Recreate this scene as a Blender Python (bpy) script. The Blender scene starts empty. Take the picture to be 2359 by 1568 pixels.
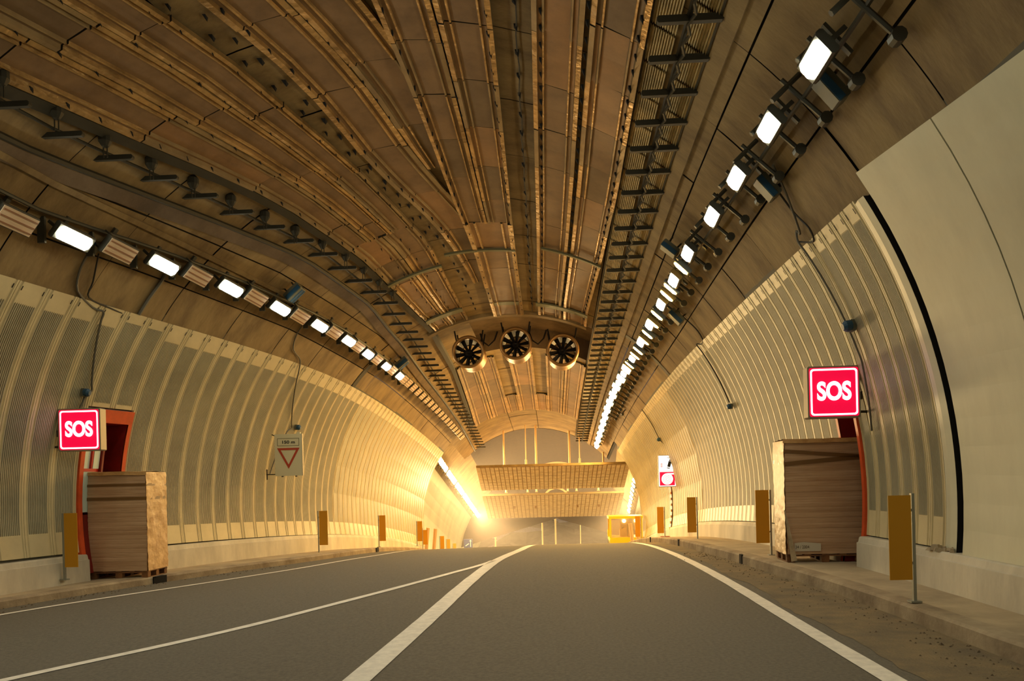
import bpy, math, random
from mathutils import Vector, Matrix
random.seed(7)
C = bpy.context.scene.collection
R_ = math.radians

# ------------------------------------------------------------------ camera
EYE = 1.72
YAW = math.atan(.055)
cam_d = bpy.data.cameras.new('camera'); cam = bpy.data.objects.new('camera', cam_d); C.objects.link(cam)
cam_d.sensor_width = 36; cam_d.lens = 1835/2359*36; cam_d.shift_y = 316/2359
cam_d.clip_start = .05; cam_d.clip_end = 600
cam.matrix_world = Matrix.Translation((0, 0, EYE)) @ Matrix.Rotation(YAW, 4, 'Z') @ Matrix.Rotation(R_(90), 4, 'X') @ Matrix.Rotation(-.025, 4, 'Z')
bpy.context.scene.camera = cam
# ------------------------------------------------------------------ world, exposure
w = bpy.data.worlds.new('world'); bpy.context.scene.world = w; w.use_nodes = True
w.node_tree.nodes['Background'].inputs[0].default_value = (.55, .46, .44, 1)
w.node_tree.nodes['Background'].inputs[1].default_value = .12
vs = bpy.context.scene.view_settings
vs.view_transform = 'Standard'; vs.look = 'None'; vs.gamma = 1; vs.exposure = 0; vs.use_curve_mapping = False
W_WHITE = 72.0      # radiance of the white lamp glass
W_ORANGE = 130.0     # sodium lamps among the white ones
W_FAR = 330.0        # sodium lamps of the far rows
# unseen area light, added to brighten the left lining near the crest
def area(loc, target, sx, sy, power, col):
    d = bpy.data.lights.new('fill_light', 'AREA'); d.shape = 'RECTANGLE'; d.size = sx; d.size_y = sy; d.energy = power; d.color = col
    o = bpy.data.objects.new('fill_light', d); C.objects.link(o); o.location = loc
    o.rotation_euler = (Vector(target)-Vector(loc)).to_track_quat('-Z', 'Y').to_euler()
    return o

# ------------------------------------------------------------------ geometry of the place
XR = 5.0
XLT = [(0, -10.4), (10, -10.15), (14, -9.6), (18, -8.75), (23, -7.95), (28, -7.8), (90, -7.8)]
def interp(x, t):
    if x <= t[0][0]: return t[0][1]
    for (a, b), (c, d) in zip(t, t[1:]):
        if x <= c: return b+(d-b)*(x-a)/(c-a)
    return t[-1][1]
def xl(D): return sum(interp(D+k, XLT) for k in (-2, -1, 0, 1, 2))/5
def rd(D):
    if D < 10.7: return 0
    if D < 52: return -.0022*(D-10.7)**2
    return -.0022*41.3**2-.1817*(D-52)
def up(D): return 0 if D < 10.5 else -.0015*(D-10.5)**2
def gz(X, D): return rd(D)+(.02*max(X, -10) if X < 0 else 0)
def circ(D):
    l = xl(D); return (XR+l)/2, 1.3+up(D), (XR-l)/2
def P(D, th, inset=0):
    cx, cz, R = circ(D); a = R_(th)
    return Vector((cx+(R-inset)*math.sin(a), D, cz+(R-inset)*math.cos(a)))
def th_of_X(X, D, inset=0):
    cx, cz, R = circ(D); return math.degrees(math.asin(max(-1, min(1, (X-cx)/(R-inset)))))
def PX(X, D, inset=0): return P(D, th_of_X(X, D, inset), inset)
def wallX(side, D, z, inset=0):
    cx, cz, R = circ(D); R -= inset
    return cx+side*math.sqrt(max(.01, R*R-(z-cz)**2))
# the wider far stretch beyond the crest
def circ2(D):
    rr_ = interp(D, [(46, 6.9), (54, 7.2), (80, 8.8), (90, 8.8)]); l = -9.2
    return (rr_+l)/2, -1.1-.22*(D-50.5), (rr_-l)/2
def P2(D, th, inset=0):
    cx, cz, R = circ2(D); a = R_(th)
    return Vector((cx+(R-inset)*math.sin(a), D, cz+(R-inset)*math.cos(a)))

# ------------------------------------------------------------------ materials
M = {}
def mat(name, col, rough=.8, metal=0, var=.0, scale=3, dark=None, bump=0, bscale=20, emit=None, stretch=None, spec=.5, alpha=None):
    m = bpy.data.materials.new(name); m.use_nodes = True; nt = m.node_tree; b = nt.nodes['Principled BSDF']
    lin = lambda c: tuple(((v/255)/12.92 if v/255 <= .04045 else ((v/255+.055)/1.055)**2.4) for v in c)+(1,)
    b.inputs['Base Color'].default_value = lin(col); b.inputs['Roughness'].default_value = rough; b.inputs['Metallic'].default_value = metal
    b.inputs['Specular IOR Level'].default_value = spec
    tc = nt.nodes.new('ShaderNodeTexCoord'); mp = nt.nodes.new('ShaderNodeMapping'); nt.links.new(tc.outputs['Object'], mp.inputs[0])
    if stretch: mp.inputs['Scale'].default_value = stretch
    if dark or var:
        n = nt.nodes.new('ShaderNodeTexNoise'); n.inputs['Scale'].default_value = scale; n.inputs['Detail'].default_value = 6; n.inputs['Roughness'].default_value = .65
        nt.links.new(mp.outputs[0], n.inputs['Vector'])
        r = nt.nodes.new('ShaderNodeValToRGB'); r.color_ramp.elements[0].position = .34; r.color_ramp.elements[1].position = .64
        d = dark or tuple(c*(1-var) for c in col)
        r.color_ramp.elements[0].color = lin(d); r.color_ramp.elements[1].color = lin(col)
        nt.links.new(n.outputs[0], r.inputs[0]); nt.links.new(r.outputs[0], b.inputs['Base Color'])
    if bump:
        n2 = nt.nodes.new('ShaderNodeTexNoise'); n2.inputs['Scale'].default_value = bscale; n2.inputs['Detail'].default_value = 5
        nt.links.new(mp.outputs[0], n2.inputs['Vector'])
        bp = nt.nodes.new('ShaderNodeBump'); bp.inputs['Strength'].default_value = bump; bp.inputs['Distance'].default_value = .02
        nt.links.new(n2.outputs[0], bp.inputs['Height']); nt.links.new(bp.outputs[0], b.inputs['Normal'])
    if emit:
        b.inputs['Emission Color'].default_value = lin(emit[0]); b.inputs['Emission Strength'].default_value = emit[1]
    if alpha is not None: b.inputs['Alpha'].default_value = alpha
    M[name] = m; return m
mat('asphalt', (112, 105, 90), .85, var=.20, scale=26, bump=.6, bscale=120)
mat('gutter_dust', (132, 114, 82), .95, dark=(104, 92, 72), scale=2.2, bump=.8, bscale=40)
mat('kerb_concrete', (170, 152, 122), .9, dark=(126, 108, 84), scale=1.6, bump=.5, bscale=14)
mat('walk_concrete', (186, 166, 132), .9, var=.16, scale=1.2, bump=.3, bscale=30)
mat('plinth_paint', (216, 206, 180), .6, var=.16, scale=1.3, stretch=(1, 1, .35), bump=.15)
mat('wall_paint', (205, 202, 172), .45, var=.10, scale=.7, stretch=(1, 1, .3), bump=.08, bscale=6)
mat('vault_concrete', (146, 122, 76), .75, dark=(108, 86, 50), scale=.9, stretch=(1, 1.8, .6), bump=.3, bscale=10)
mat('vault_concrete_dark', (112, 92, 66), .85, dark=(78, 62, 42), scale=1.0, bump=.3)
mat('joint_black', (16, 13, 10), .9)
mat('clad_cream', (214, 198, 152), .42, var=.08, scale=1.2)
mat('clad_grey', (178, 170, 138), .5, var=.12, scale=.8)
mat('clad_slot', (84, 80, 64), .7)
mat('sheet_gold', (204, 170, 112), .33, .7, dark=(150, 120, 74), scale=1.2, stretch=(1, 1.2, 1), bump=1.0, bscale=7)
mat('sheet_gold_b', (166, 142, 98), .42, .5, dark=(128, 106, 70), scale=1.2, bump=.4, bscale=4)
mat('sheet_pan', (142, 112, 76), .5, .35, dark=(116, 90, 60), scale=1.3, stretch=(1, 1, 1), bump=.12, bscale=5)
mat('sheet_pan_b', (124, 101, 70), .5, .35, dark=(104, 82, 55), scale=1.5, bump=.12, bscale=5)
mat('sheet_pan_c', (160, 122, 80), .46, .4, dark=(128, 98, 64), scale=1.0, bump=.12, bscale=5)
mat('steel_dark', (60, 56, 42), .6, .5)
mat('steel_green', (118, 116, 84), .5, .5)
mat('corrugated', (232, 212, 160), .45, .35, var=.2)
mat('lamp_housing', (82, 82, 72), .5, .5)
mat('lamp_glass_white', (255, 255, 255), .3, emit=((255, 250, 225), W_WHITE))
mat('lamp_glass_orange', (255, 220, 150), .3, emit=((255, 196, 96), W_ORANGE))
mat('lamp_glass_far', (255, 230, 170), .3, emit=((255, 198, 104), W_FAR))
mat('lamp_glass_string', (255, 230, 170), .3, emit=((255, 216, 150), W_FAR*1.6))
mat('lamp_off', (222, 200, 170), .35, .2)
mat('lamp_off_rib', (150, 110, 80), .5, .2)
mat('white_paint_line', (240, 232, 214), .6, var=.1, scale=9)
mat('post_yellow', (196, 138, 6), .65)
mat('post_steel', (150, 152, 140), .45, .6)
mat('sign_frame', (150, 140, 118), .5, .5)
mat('sign_red', (225, 0, 55), .4, emit=((240, 0, 62), .85))
mat('sign_white', (255, 255, 255), .4, emit=((255, 240, 250), 2.6))
mat('sign_white_soft', (255, 255, 255), .4, emit=((235, 245, 255), .95))
mat('sign_ink', (8, 12, 16), .6)
mat('sign_panel_grey', (206, 198, 158), .55)
mat('sign_panel_line', (96, 86, 58), .6)
mat('sign_rust_red', (170, 58, 20), .55)
mat('door_red', (196, 34, 16), .45, var=.15)
mat('door_red_dark', (132, 22, 14), .4, var=.2)
mat('frame_orange', (224, 84, 30), .45, var=.12)
mat('pane_teal', (206, 224, 208), .25)
mat('cardboard', (208, 172, 134), .34, dark=(178, 140, 102), scale=1.0, stretch=(.7, .7, 9), bump=.3, bscale=5)
mat('cardboard_side', (226, 182, 120), .4, dark=(176, 128, 70), scale=3, bump=.5, bscale=8)
mat('film', (200, 178, 140), .12, var=.2, scale=4, bump=.9, bscale=9, spec=.8)
mat('tape_brown', (118, 84, 44), .3)
mat('paper_label', (206, 196, 172), .6)
mat('ink_grey', (110, 98, 80), .7)
mat('pallet_wood', (138, 92, 48), .8, dark=(90, 56, 28), scale=5)
mat('cable_black', (44, 40, 30), .6)
mat('cable_grey', (96, 92, 78), .5)
mat('box_blue', (32, 72, 96), .45)
mat('box_grey', (100, 102, 86), .5, .2)
mat('fan_brown', (150, 112, 62), .4, .55)
mat('fan_dark', (34, 28, 18), .6, .4)
mat('slab_concrete', (240, 212, 168), .7, var=.12, scale=2.5)
mat('slab_joint', (190, 152, 108), .8)
mat('hanger', (205, 170, 120), .5, .3)
mat('far_dark', (58, 42, 30), .9, var=.2)  # concrete above the slabs, the shade there put into its colour
mat('machine_yellow', (250, 214, 44), .45)
mat('machine_dark', (60, 44, 24), .6)
mat('glass_tint', (200, 180, 140), .08, alpha=.45)
mat('headlamp', (255, 240, 200), .3, emit=((255, 230, 160), 8))
mat('rock', (120, 106, 104), .9, dark=(52, 42, 40), scale=.25, bump=.8, bscale=1)
mat('snow', (235, 228, 244), .8, var=.1)
mat('debris', (104, 88, 64), .95, var=.3, scale=30)
mat('board_pink', (224, 190, 150), .5)
mat('sign_blue', (44, 60, 110), .5)

# ------------------------------------------------------------------ mesh builder
class MB:
    def __init__(s): s.v = []; s.f = []; s.m = []; s.mats = []
    def mi(s, m):
        if m not in s.mats: s.mats.append(m)
        return s.mats.index(m)
    def add(s, vs, fs, m):
        b = len(s.v); k = s.mi(m); s.v += [Vector(q) for q in vs]
        for f in fs: s.f.append([b+i for i in f]); s.m.append(k)
    def box(s, c, size, m, rot=None, taper=1):
        x, y, z = [q/2 for q in size]
        vs = [Vector((sx*x*(taper if sz > 0 else 1), sy*y*(taper if sz > 0 else 1), sz*z)) for sz in (-1, 1) for sy in (-1, 1) for sx in (-1, 1)]
        if rot is not None: vs = [rot @ q for q in vs]
        c = Vector(c)
        s.add([q+c for q in vs], [(0, 2, 3, 1), (4, 5, 7, 6), (0, 1, 5, 4), (2, 6, 7, 3), (0, 4, 6, 2), (1, 3, 7, 5)], m)
    def bbox(s, c, size, m, bev, rot=None):   # chamfered box: octagon in XZ, extruded in Y
        x, y, z = [q/2 for q in size]; b = bev
        pr = [(-x+b, -z), (x-b, -z), (x, -z+b), (x, z-b), (x-b, z), (-x+b, z), (-x, z-b), (-x, -z+b)]
        vs = [Vector((px, sy*y, pz)) for sy in (-1, 1) for px, pz in pr]
        if rot is not None: vs = [rot @ q for q in vs]
        c = Vector(c); n = 8
        s.add([q+c for q in vs], [tuple(range(8)), tuple(reversed(range(8, 16)))]+[(i, i+8, (i+1) % 8+8, (i+1) % 8) for i in range(8)], m)
    def tube(s, pts, r, m, n=8, caps=True):
        pts = [Vector(p) for p in pts]; b = len(s.v); k = s.mi(m); up_ = Vector((0, 0, 1))
        for i, p in enumerate(pts):
            t = (pts[min(i+1, len(pts)-1)]-pts[max(i-1, 0)]).normalized()
            a = t.cross(up_ if abs(t.z) < .95 else Vector((1, 0, 0))).normalized(); c = t.cross(a)
            rr = r[i] if isinstance(r, (list, tuple)) else r
            for j in range(n):
                an = 2*math.pi*j/n; s.v.append(p+a*math.cos(an)*rr+c*math.sin(an)*rr)
        for i in range(len(pts)-1):
            for j in range(n):
                s.f.append([b+i*n+j, b+i*n+(j+1) % n, b+(i+1)*n+(j+1) % n, b+(i+1)*n+j]); s.m.append(k)
        if caps:
            s.f.append([b+j for j in range(n)]); s.m.append(k)
            e = b+(len(pts)-1)*n; s.f.append([e+j for j in reversed(range(n))]); s.m.append(k)
    def grid(s, rows, m, flip=False):
        """rows: list of equal-length lists of points; m: material or function(i,j)"""
        b = len(s.v); nr, nc = len(rows), len(rows[0])
        for r in rows: s.v += [Vector(q) for q in r]
        for i in range(nr-1):
            for j in range(nc-1):
                q = [b+i*nc+j, b+i*nc+j+1, b+(i+1)*nc+j+1, b+(i+1)*nc+j]
                s.f.append(q[::-1] if flip else q); s.m.append(s.mi(m(i, j) if callable(m) else m))
    def build(s, name, parent=None, origin=None, smooth=False):
        if origin is None:
            if parent is not None: origin = world_loc(parent)
            else:
                xs = [q.x for q in s.v]; ys = [q.y for q in s.v]; zs = [q.z for q in s.v]
                origin = ((min(xs)+max(xs))/2, (min(ys)+max(ys))/2, min(zs))
        origin = Vector(origin)
        me = bpy.data.meshes.new(name); me.from_pydata([q-origin for q in s.v], [], s.f)
        for m in s.mats: me.materials.append(M[m])
        for p, k in zip(me.polygons, s.m):
            p.material_index = k; p.use_smooth = smooth
        me.update()
        o = bpy.data.objects.new(name, me); C.objects.link(o)
        if parent is not None:
            o.parent = parent; o.location = origin-world_loc(parent)
        else: o.location = origin
        return o
def world_loc(o):
    v = Vector(o.location)
    while o.parent: o = o.parent; v += Vector(o.location)
    return v
def tag(o, label=None, cat=None, group=None, kind=None):
    if label: o['label'] = label
    if cat: o['category'] = cat
    if group: o['group'] = group
    if kind: o['kind'] = kind
    return o
def empty(name, loc, label, cat, group=None, rot=None):
    o = bpy.data.objects.new(name, None); C.objects.link(o); o.location = loc; o.empty_display_size = .2
    if rot is not None: o.rotation_euler = rot
    return tag(o, label, cat, group)
def local(name, mb, parent, smooth=False):     # mesh given in the parent's own axes
    s = mb; me = bpy.data.meshes.new(name); me.from_pydata(s.v, [], s.f)
    for m in s.mats: me.materials.append(M[m])
    for p, k in zip(me.polygons, s.m): p.material_index = k; p.use_smooth = smooth
    me.update(); o = bpy.data.objects.new(name, me); C.objects.link(o); o.parent = parent; return o
def copy_tree(o, parent=None):
    c = o.copy(); C.objects.link(c)
    if parent is not None: c.parent = parent
    for ch in list(o.children): copy_tree(ch, c)
    return c
ORD = ['zeroth', 'first', 'second', 'third', 'fourth', 'fifth', 'sixth', 'seventh', 'eighth', 'ninth', 'tenth', 'eleventh', 'twelfth', 'thirteenth', 'fourteenth', 'fifteenth',
       'sixteenth', 'seventeenth', 'eighteenth', 'nineteenth', 'twentieth', 'twenty-first', 'twenty-second', 'twenty-third', 'twenty-fourth', 'twenty-fifth', 'twenty-sixth',
       'twenty-seventh', 'twenty-eighth', 'twenty-ninth', 'thirtieth', 'thirty-first', 'thirty-second', 'thirty-third']
def fr(a, b, st):
    n = max(1, round((b-a)/st)); return [a+(b-a)*i/n for i in range(n+1)]

# ------------------------------------------------------------------ floor, kerbs, walkways, plinths
DS = fr(-6, 60, 1.0)+fr(62, 92, 3)
KL = [(-6, -9.9), (6, -9.8), (10, -9.55), (12.5, -8.95), (15, -8.15), (17.2, -7.45), (20, -6.55), (23, -6.2), (30, -6.15), (92, -6.15)]
KR = [(-6, 4.0), (8, 3.95), (11, 3.85), (14, 3.6), (19, 3.4), (30, 3.35), (92, 3.35)]
def kl(D): return sum(interp(D+k, KL) for k in (-1, 0, 1))/3
def kr(D): return sum(interp(D+k, KR) for k in (-1, 0, 1))/3
b = MB()
rows = []
for D in DS:
    a, e = kl(D)-.02, kr(D)+.02
    rows.append([(a+(e-a)*t/12, D, gz(a+(e-a)*t/12, D)) for t in range(13)])
b.grid(rows, 'asphalt', flip=True)
road = b.build('floor', origin=(0, 0, 0)); tag(road, kind='structure')
WH_L, WH_R = .14, .18
def walk(side):
    k, wh = (kl, WH_L) if side < 0 else (kr, WH_R)
    b = MB(); rows = []
    for D in fr(-6, 46 if side < 0 else 47, .5):
        e = k(D); o = (xl(D)-.2 if side < 0 else XR+.25)
        j = random.uniform(-.012, .012) if D < 30 else 0
        s = side
        g = lambda X: gz(X, D)
        rows.append([(e, D, g(e)-.1), (e+s*(.01+j), D, g(e)+wh-.03), (e+s*(.04+j), D, g(e)+wh), (e+s*.22, D, g(e)+wh+.005), (o, D, g(o)+wh)])
    b.grid(rows, lambda i, j: 'kerb_concrete' if j < 3 else 'walk_concrete', flip=(side > 0))
    o = b.build('trim_1' if side < 0 else 'trim_2', origin=(0, 0, 0)); tag(o, kind='structure'); return o
walkL = walk(-1); walkR = walk(1)
# gutter drain openings in the kerb faces
for side, D in ((-1, 15.55), (1, 15.6), (1, 22.5), (1, 29), (-1, 27.0)):
    k, wh, wk = (kl, WH_L, walkL) if side < 0 else (kr, WH_R, walkR)
    ww = .34 if side < 0 else .16
    b = MB(); e = k(D); z0 = gz(e, D)
    b.box((e-side*.004, D, z0+wh*.52), (.03, ww, wh*1.02), 'joint_black', Matrix.Rotation(math.atan2(k(D+.3)-k(D-.3), .6)*-1, 3, 'Z'))
    b.add([(e-side*.02, D-ww/2, z0+wh+.004), (e-side*.02, D+ww/2, z0+wh+.004), (e+side*.03, D+ww*.45, z0+wh+.009), (e+side*.03, D-ww*.45, z0+wh+.009)], [(0, 1, 2, 3)], 'joint_black')
    b.build('drain_opening', parent=wk)
# expansion cracks across the right walkway are part of the relief; debris along the gutter
b = MB()
for i in range(420):
    D = random.uniform(6, 19); X = kr(D)-abs(random.gauss(.12, .28))-.02; r = random.uniform(.006, .022)*(1 if random.random() < .93 else 1.7)
    z = gz(X, D); a = random.random()*6
    b.add([(X+r*math.cos(a+t*1.6), D+r*math.sin(a+t*1.6), z) for t in range(4)]+[(X, D, z+r*.9)], [(0, 1, 4), (1, 2, 4), (2, 3, 4), (3, 0, 4)], 'debris')
for i in range(120):
    D = random.uniform(11, 19); X = kl(D)+abs(random.gauss(.1, .2)); r = random.uniform(.006, .02); z = gz(X, D)
    b.add([(X-r, D-r, z), (X+r, D-r, z), (X+r, D+r, z), (X-r, D+r, z), (X, D, z+r)], [(0, 1, 4), (1, 2, 4), (2, 3, 4), (3, 0, 4)], 'debris')
o = b.build('gravel'); tag(o, 'loose grit and small stones lying along the gutters beside the kerbs', 'gravel', kind='stuff')

# dusty strip between the right edge line and the kerb
b = MB(); rows = []
for D in fr(3, 34, .25):
    a = 2.9+.05*math.sin(D*1.7)+random.uniform(-.03, .03)+max(0, 8-D)*.05; e = kr(D)
    rows.append([(a, D, gz(a, D)+.003), ((a+e)/2, D, gz(a, D)+.004), (e, D, gz(e, D)+.004)])
b.grid(rows, 'gutter_dust', flip=True); b.build('dust_strip', parent=road)['label'] = 'brown dust along the right gutter'
# road lines
def strip(name, pts, w0, w1, lab):
    b = MB(); rows = []
    Ds = fr(pts[0][0], pts[-1][0], .4)
    for i, D in enumerate(Ds):
        X = sum(interp(D+k, pts) for k in (-.8, 0, .8))/3
        sl = (interp(D+.4, pts)-interp(D-.4, pts))/.8
        wd = (w0+(w1-w0)*i/(len(Ds)-1))/2*math.sqrt(1+sl*sl)+random.uniform(-.004, .004)
        rows.append([(X-wd, D, gz(X-wd, D)+.006), (X+wd, D, gz(X+wd, D)+.006)])
    b.grid(rows, 'white_paint_line', flip=True)
    o = b.build(name, parent=road); o['label'] = lab
strip('lane_line', [(3, 2.72), (9, 2.67), (18, 2.68), (36, 2.7)], .2, .18, 'solid white edge line along the right side of the road')
strip('lane_line', [(4, -1.93), (6.9, -1.8), (10.3, -1.64), (14.3, -1.52), (17.8, -1.4), (22.2, -1.05), (30, -.85)], .26, .24, 'broad white centre line running to the crest')
strip('lane_line', [(4, -7.0), (7.4, -5.38), (9.4, -4.12), (11.8, -3.16), (13.6, -2.52), (17, -1.55), (18, -1.42)], .15, .15, 'white line slanting in from the left to merge with the centre line')
strip('lane_line', [(5, -9.6), (8.5, -9.35), (11.8, -8.5), (13.7, -7.55), (15.3, -6.75), (18, -5.85), (23, -5.15), (36, -5.1)], .13, .13, 'thin white edge line beside the left kerb')

# plinths
NL, NR = (15.0, 16.2), (13.0, 13.9)     # door recesses in the left and right wall
def plinth(side, D0, D1, name):
    b = MB(); rows = []
    for D in fr(D0, D1, .6):
        o = xl(D) if side < 0 else XR
        wh = WH_L if side < 0 else WH_R
        f = o-side*(.30 if side < 0 else .25); g = gz(f, D); h = (.52 if side < 0 else .48)
        rows.append([(f, D, g+wh-.05), (f+side*.01, D, g+wh+h*.8), (f+side*.035, D, g+wh+h*.82), (f+side*.05, D, g+wh+h-.015), (f+side*.07, D, g+wh+h), (o+side*.3, D, g+wh+h)])
    b.grid(rows, 'plinth_paint', flip=(side > 0))
    for r, fl in ((rows[0], side > 0), (rows[-1], side < 0)):
        pts = list(r)+[(r[-1][0], r[-1][1], r[0][2])]
        b.add(pts, [tuple(range(len(pts))) if not fl else tuple(reversed(range(len(pts))))], 'plinth_paint')
    tag(b.build(name, origin=(0, 0, 0)), kind='structure')
plinth(-1, -6, NL[0], 'baseboard_left'); plinth(-1, NL[1], 46, 'baseboard_left.001')
plinth(1, -6, NR[0]-.02, 'baseboard_right'); plinth(1, NR[1], 47, 'baseboard_right.001')

# ------------------------------------------------------------------ wall cladding
wallL = tag(MB.build(MB(), 'wall_left', origin=(0, 0, 0)), kind='structure')
wallR = tag(MB.build(MB(), 'wall_right', origin=(0, 0, 0)), kind='structure')
def clad_panel(side, Da, Db, zlo=None, fine=True):
    wall = wallL if side < 0 else wallR
    w_ = Db-Da; gap = .006
    hb = .66 if side < 0 else .66
    def zb(D): return gz(side*8, D)+hb+.02 if zlo is None else zlo
    def zt(D): return 5.15+up(D)
    H1 = .93 if side < 0 else .955
    tn = [0, .05, .088, .09, .15, .2, .28, .36, .45, .54, .63, .71, .79, .86, .90, H1-.003, H1, .978, 1] if fine else [0, .087, .09, .3, .5, .7, .84, H1-.003, H1, 1]
    if zlo is not None: tn = [0, .04, .05, .2, .4, .6, .75, .90, .902, 1]
    lo, hi = (.089, H1-.002) if zlo is None else (.05, .90)
    dep = .05          # panel stands proud of the vault
    cols = [(gap, -dep, 0), (gap, 0, 0), (.035, .0, 0), (.045, -.018, 0), (.075, -.018, 0), (.085, 0, 0)]
    a, e = .095, w_-.095
    if fine:
        n = 11; pitch = (e-a)/n
        for k in range(n):
            x = a+k*pitch
            cols += [(x+pitch*.25, 0, 1), (x+pitch*.30, -.02, 1), (x+pitch*.72, -.02, 1), (x+pitch*.77, 0, 1)]
    else: cols += [(a, 0, 1), (e, 0, 1)]
    cols += [(w_-.085, 0, 0), (w_-.075, -.018, 0), (w_-.045, -.018, 0), (w_-.035, 0, 0), (w_-gap, 0, 0), (w_-gap, -dep, 0)]
    rows = []
    for t in tn:
        r = []
        for x, d, g in cols:
            D = Da+x; z0, z1 = zb(D), zt(D); z = z0+(z1-z0)*t
            ins = dep+(d if (not g or lo <= t <= hi) else 0)
            if x < .09 and not g and 0 < d: ins = dep
            if not fine and g: ins = dep-(.008 if lo <= t <= hi else 0)
            r.append((wallX(side, D, z, ins), D, z))
        rows.append(r)
    def mf(i, j):
        t = (tn[i]+tn[i+1])/2; c0, c1 = cols[j], cols[j+1]
        if lo < t < hi and c0[2] and c1[2]:
            if fine and c0[1] < 0 and c1[1] < 0: return 'clad_slot'
            return 'clad_grey'
        if lo < t < hi and (c0[2] or c1[2]) : return 'clad_grey'
        return 'clad_cream'
    b = MB(); b.grid(rows, mf, flip=(side > 0))
    if Da < 34:      # the two bolt slots in the top band
        for x in (.09, w_-.09):
            D = Da+x; z1 = zt(D)
            pts = []
            for dx, dz in ((-.01, -.14), (.01, -.14), (.01, -.07), (-.01, -.07)):
                pts.append((wallX(side, D+dx, z1+dz, dep+.012), D+dx, z1+dz))
            b.add(pts, [(0, 1, 2, 3)], 'joint_black')
    return b.build('cladding_panel', parent=wall)
PW = {-1: .62, 1: .45}
def run(side, D0, D1, N):
    for a, e, zl in ((D0, N[0], None), (N[0], N[1], 3.32), (N[1], D1, None)):
        n = max(1, round((e-a)/PW[side])); w_ = (e-a)/n
        for k in range(n): clad_panel(side, a+k*w_, a+(k+1)*w_, zlo=zl, fine=a+k*w_ < 27)
run(-1, N0L := 9.5, 46, NL)
run(1, 10.42, 47, NR)
# bare backing lining behind the cladding, both walls
for side, wl, D1 in ((-1, wallL, 46), (1, wallR, 47)):
    b = MB()
    segs = [(-6, (NL if side < 0 else NR)[0]-.02, None), ((NL if side < 0 else NR)[0]-.02, (NL if side < 0 else NR)[1]+.02, 3.3), ((NL if side < 0 else NR)[1]+.02, D1, None)]
    for a, e, zl in segs:
        rows = []
        for D in fr(a, e, 1.0):
            z0 = gz(side*8, D)-.1 if zl is None else zl; z1 = 5.3+up(D)
            rows.append([(wallX(side, D, z0+(z1-z0)*t/8, -.01), D, z0+(z1-z0)*t/8) for t in range(9)])
        b.grid(rows, 'clad_slot', flip=(side > 0))
    b.build('backing_lining', parent=wl)
# smooth painted lining nearer than the cladding, right (and left, out of frame)
def smooth_panel(side, Da, Db, ztop):
    b = MB(); rows = []; zt0 = ztop
    for D in fr(Da+.012, Db-.012, .5):
        ztop = zt0-max(0, 10-D)*.07
        z0 = gz(side*8, D)+.62; r = []
        for t in range(15):
            z = z0+(ztop-z0)*t/14; r.append((wallX(side, D, z, .10), D, z))
        z = ztop; r.append((wallX(side, D, z, -.02), D, z+.05))
        rows.append(r)
    b.grid(rows, 'wall_paint', flip=(side > 0))
    for r, fl in ((rows[0], 1), (rows[-1], 0)):
        back = [(p[0]+side*.14, p[1], p[2]) for p in r]
        b.grid([r, back], 'wall_paint', flip=bool(fl) ^ (side < 0))
    return b.build('smooth_lining_panel', parent=wallR if side > 0 else wallL, smooth=False)
for a in (8.15, 6.15, 4.15, 2.15, .15, -1.85, -3.85, -5.85): smooth_panel(1, a, min(a+2, 9.90), 5.32)
for a in (7.4, 5.4, 3.4, 1.4, -.6, -2.6, -4.6): smooth_panel(-1, a, a+2, 5.2)
# black gasket seam and the end strip beside it
b = MB(); rows = []
for t in range(25):
    z = .64+(5.12-.64)*t/24
    rows.append([(wallX(1, 9.86, z, -.02), 9.86, z), (wallX(1, 9.9, z, .0), 9.92, z), (wallX(1, 10.1, z, .0), 10.10, z)])
b.grid(rows, 'joint_black'); b.build('gasket', parent=wallR)
b = MB(); rows = []
for t in range(25):
    z = .66+(5.1-.66)*t/24
    rows.append([(wallX(1, 10.09, z, .0), 10.09, z), (wallX(1, 10.09, z, .075), 10.09, z), (wallX(1, 10.2, z, .08), 10.25, z), (wallX(1, 10.41, z, .055), 10.41, z)])
b.grid(rows, lambda i, j: 'joint_black' if j == 0 else 'wall_paint'); b.build('end_strip', parent=wallR)
# broken mortar lump at the foot of the seam
b = MB()
for i in range(14):
    b.box((4.9+random.uniform(-.1, .08), 10.3+random.uniform(-.3, .25), .68+random.uniform(-.01, .03)), (random.uniform(.05, .12), random.uniform(.06, .16), random.uniform(.03, .07)), 'walk_concrete', Matrix.Rotation(random.random()*3, 3, 'Z'), .6)
b.build('mortar_lump', parent=wallR)

# ------------------------------------------------------------------ vault
ceil = tag(MB.build(MB(), 'ceiling', origin=(0, 0, 0)), kind='structure')
FD = (27.0, 32.2)    # the fan bay
def thL(D): return th_of_X(wallX(-1, D, 5.1+up(D)), D)
def thR(D): return th_of_X(wallX(1, D, 5.1+up(D)), D)
def bandedges(D):
    c1 = interp(D, [(5, 17), (12, 24), (25, 23), (53, 28)])
    cl = interp(D, [(5, -47), (12, -45), (18, -39), (26, -36), (53, -38)])
    m = interp(D, [(5, -54), (12, -52.5), (20, -48), (28, -46.5), (53, -46.5)])
    return [thL(D), m, cl, interp(D, [(5, -26), (12, -21), (26, -13), (53, -12)]), interp(D, [(5, 0), (12, 0), (26, 3), (53, 3)]), th_of_X(1.35, D), th_of_X(2.52, D), th_of_X(3.38, D), thR(D)]
nd = [-6, -4, -2, 0]+[i*2.0 for i in range(1, 13)]+[25.5, FD[0], FD[1]]+[34, 36, 38, 40, 42, 44, 46, 48.4, 50.8, 53]
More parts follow.
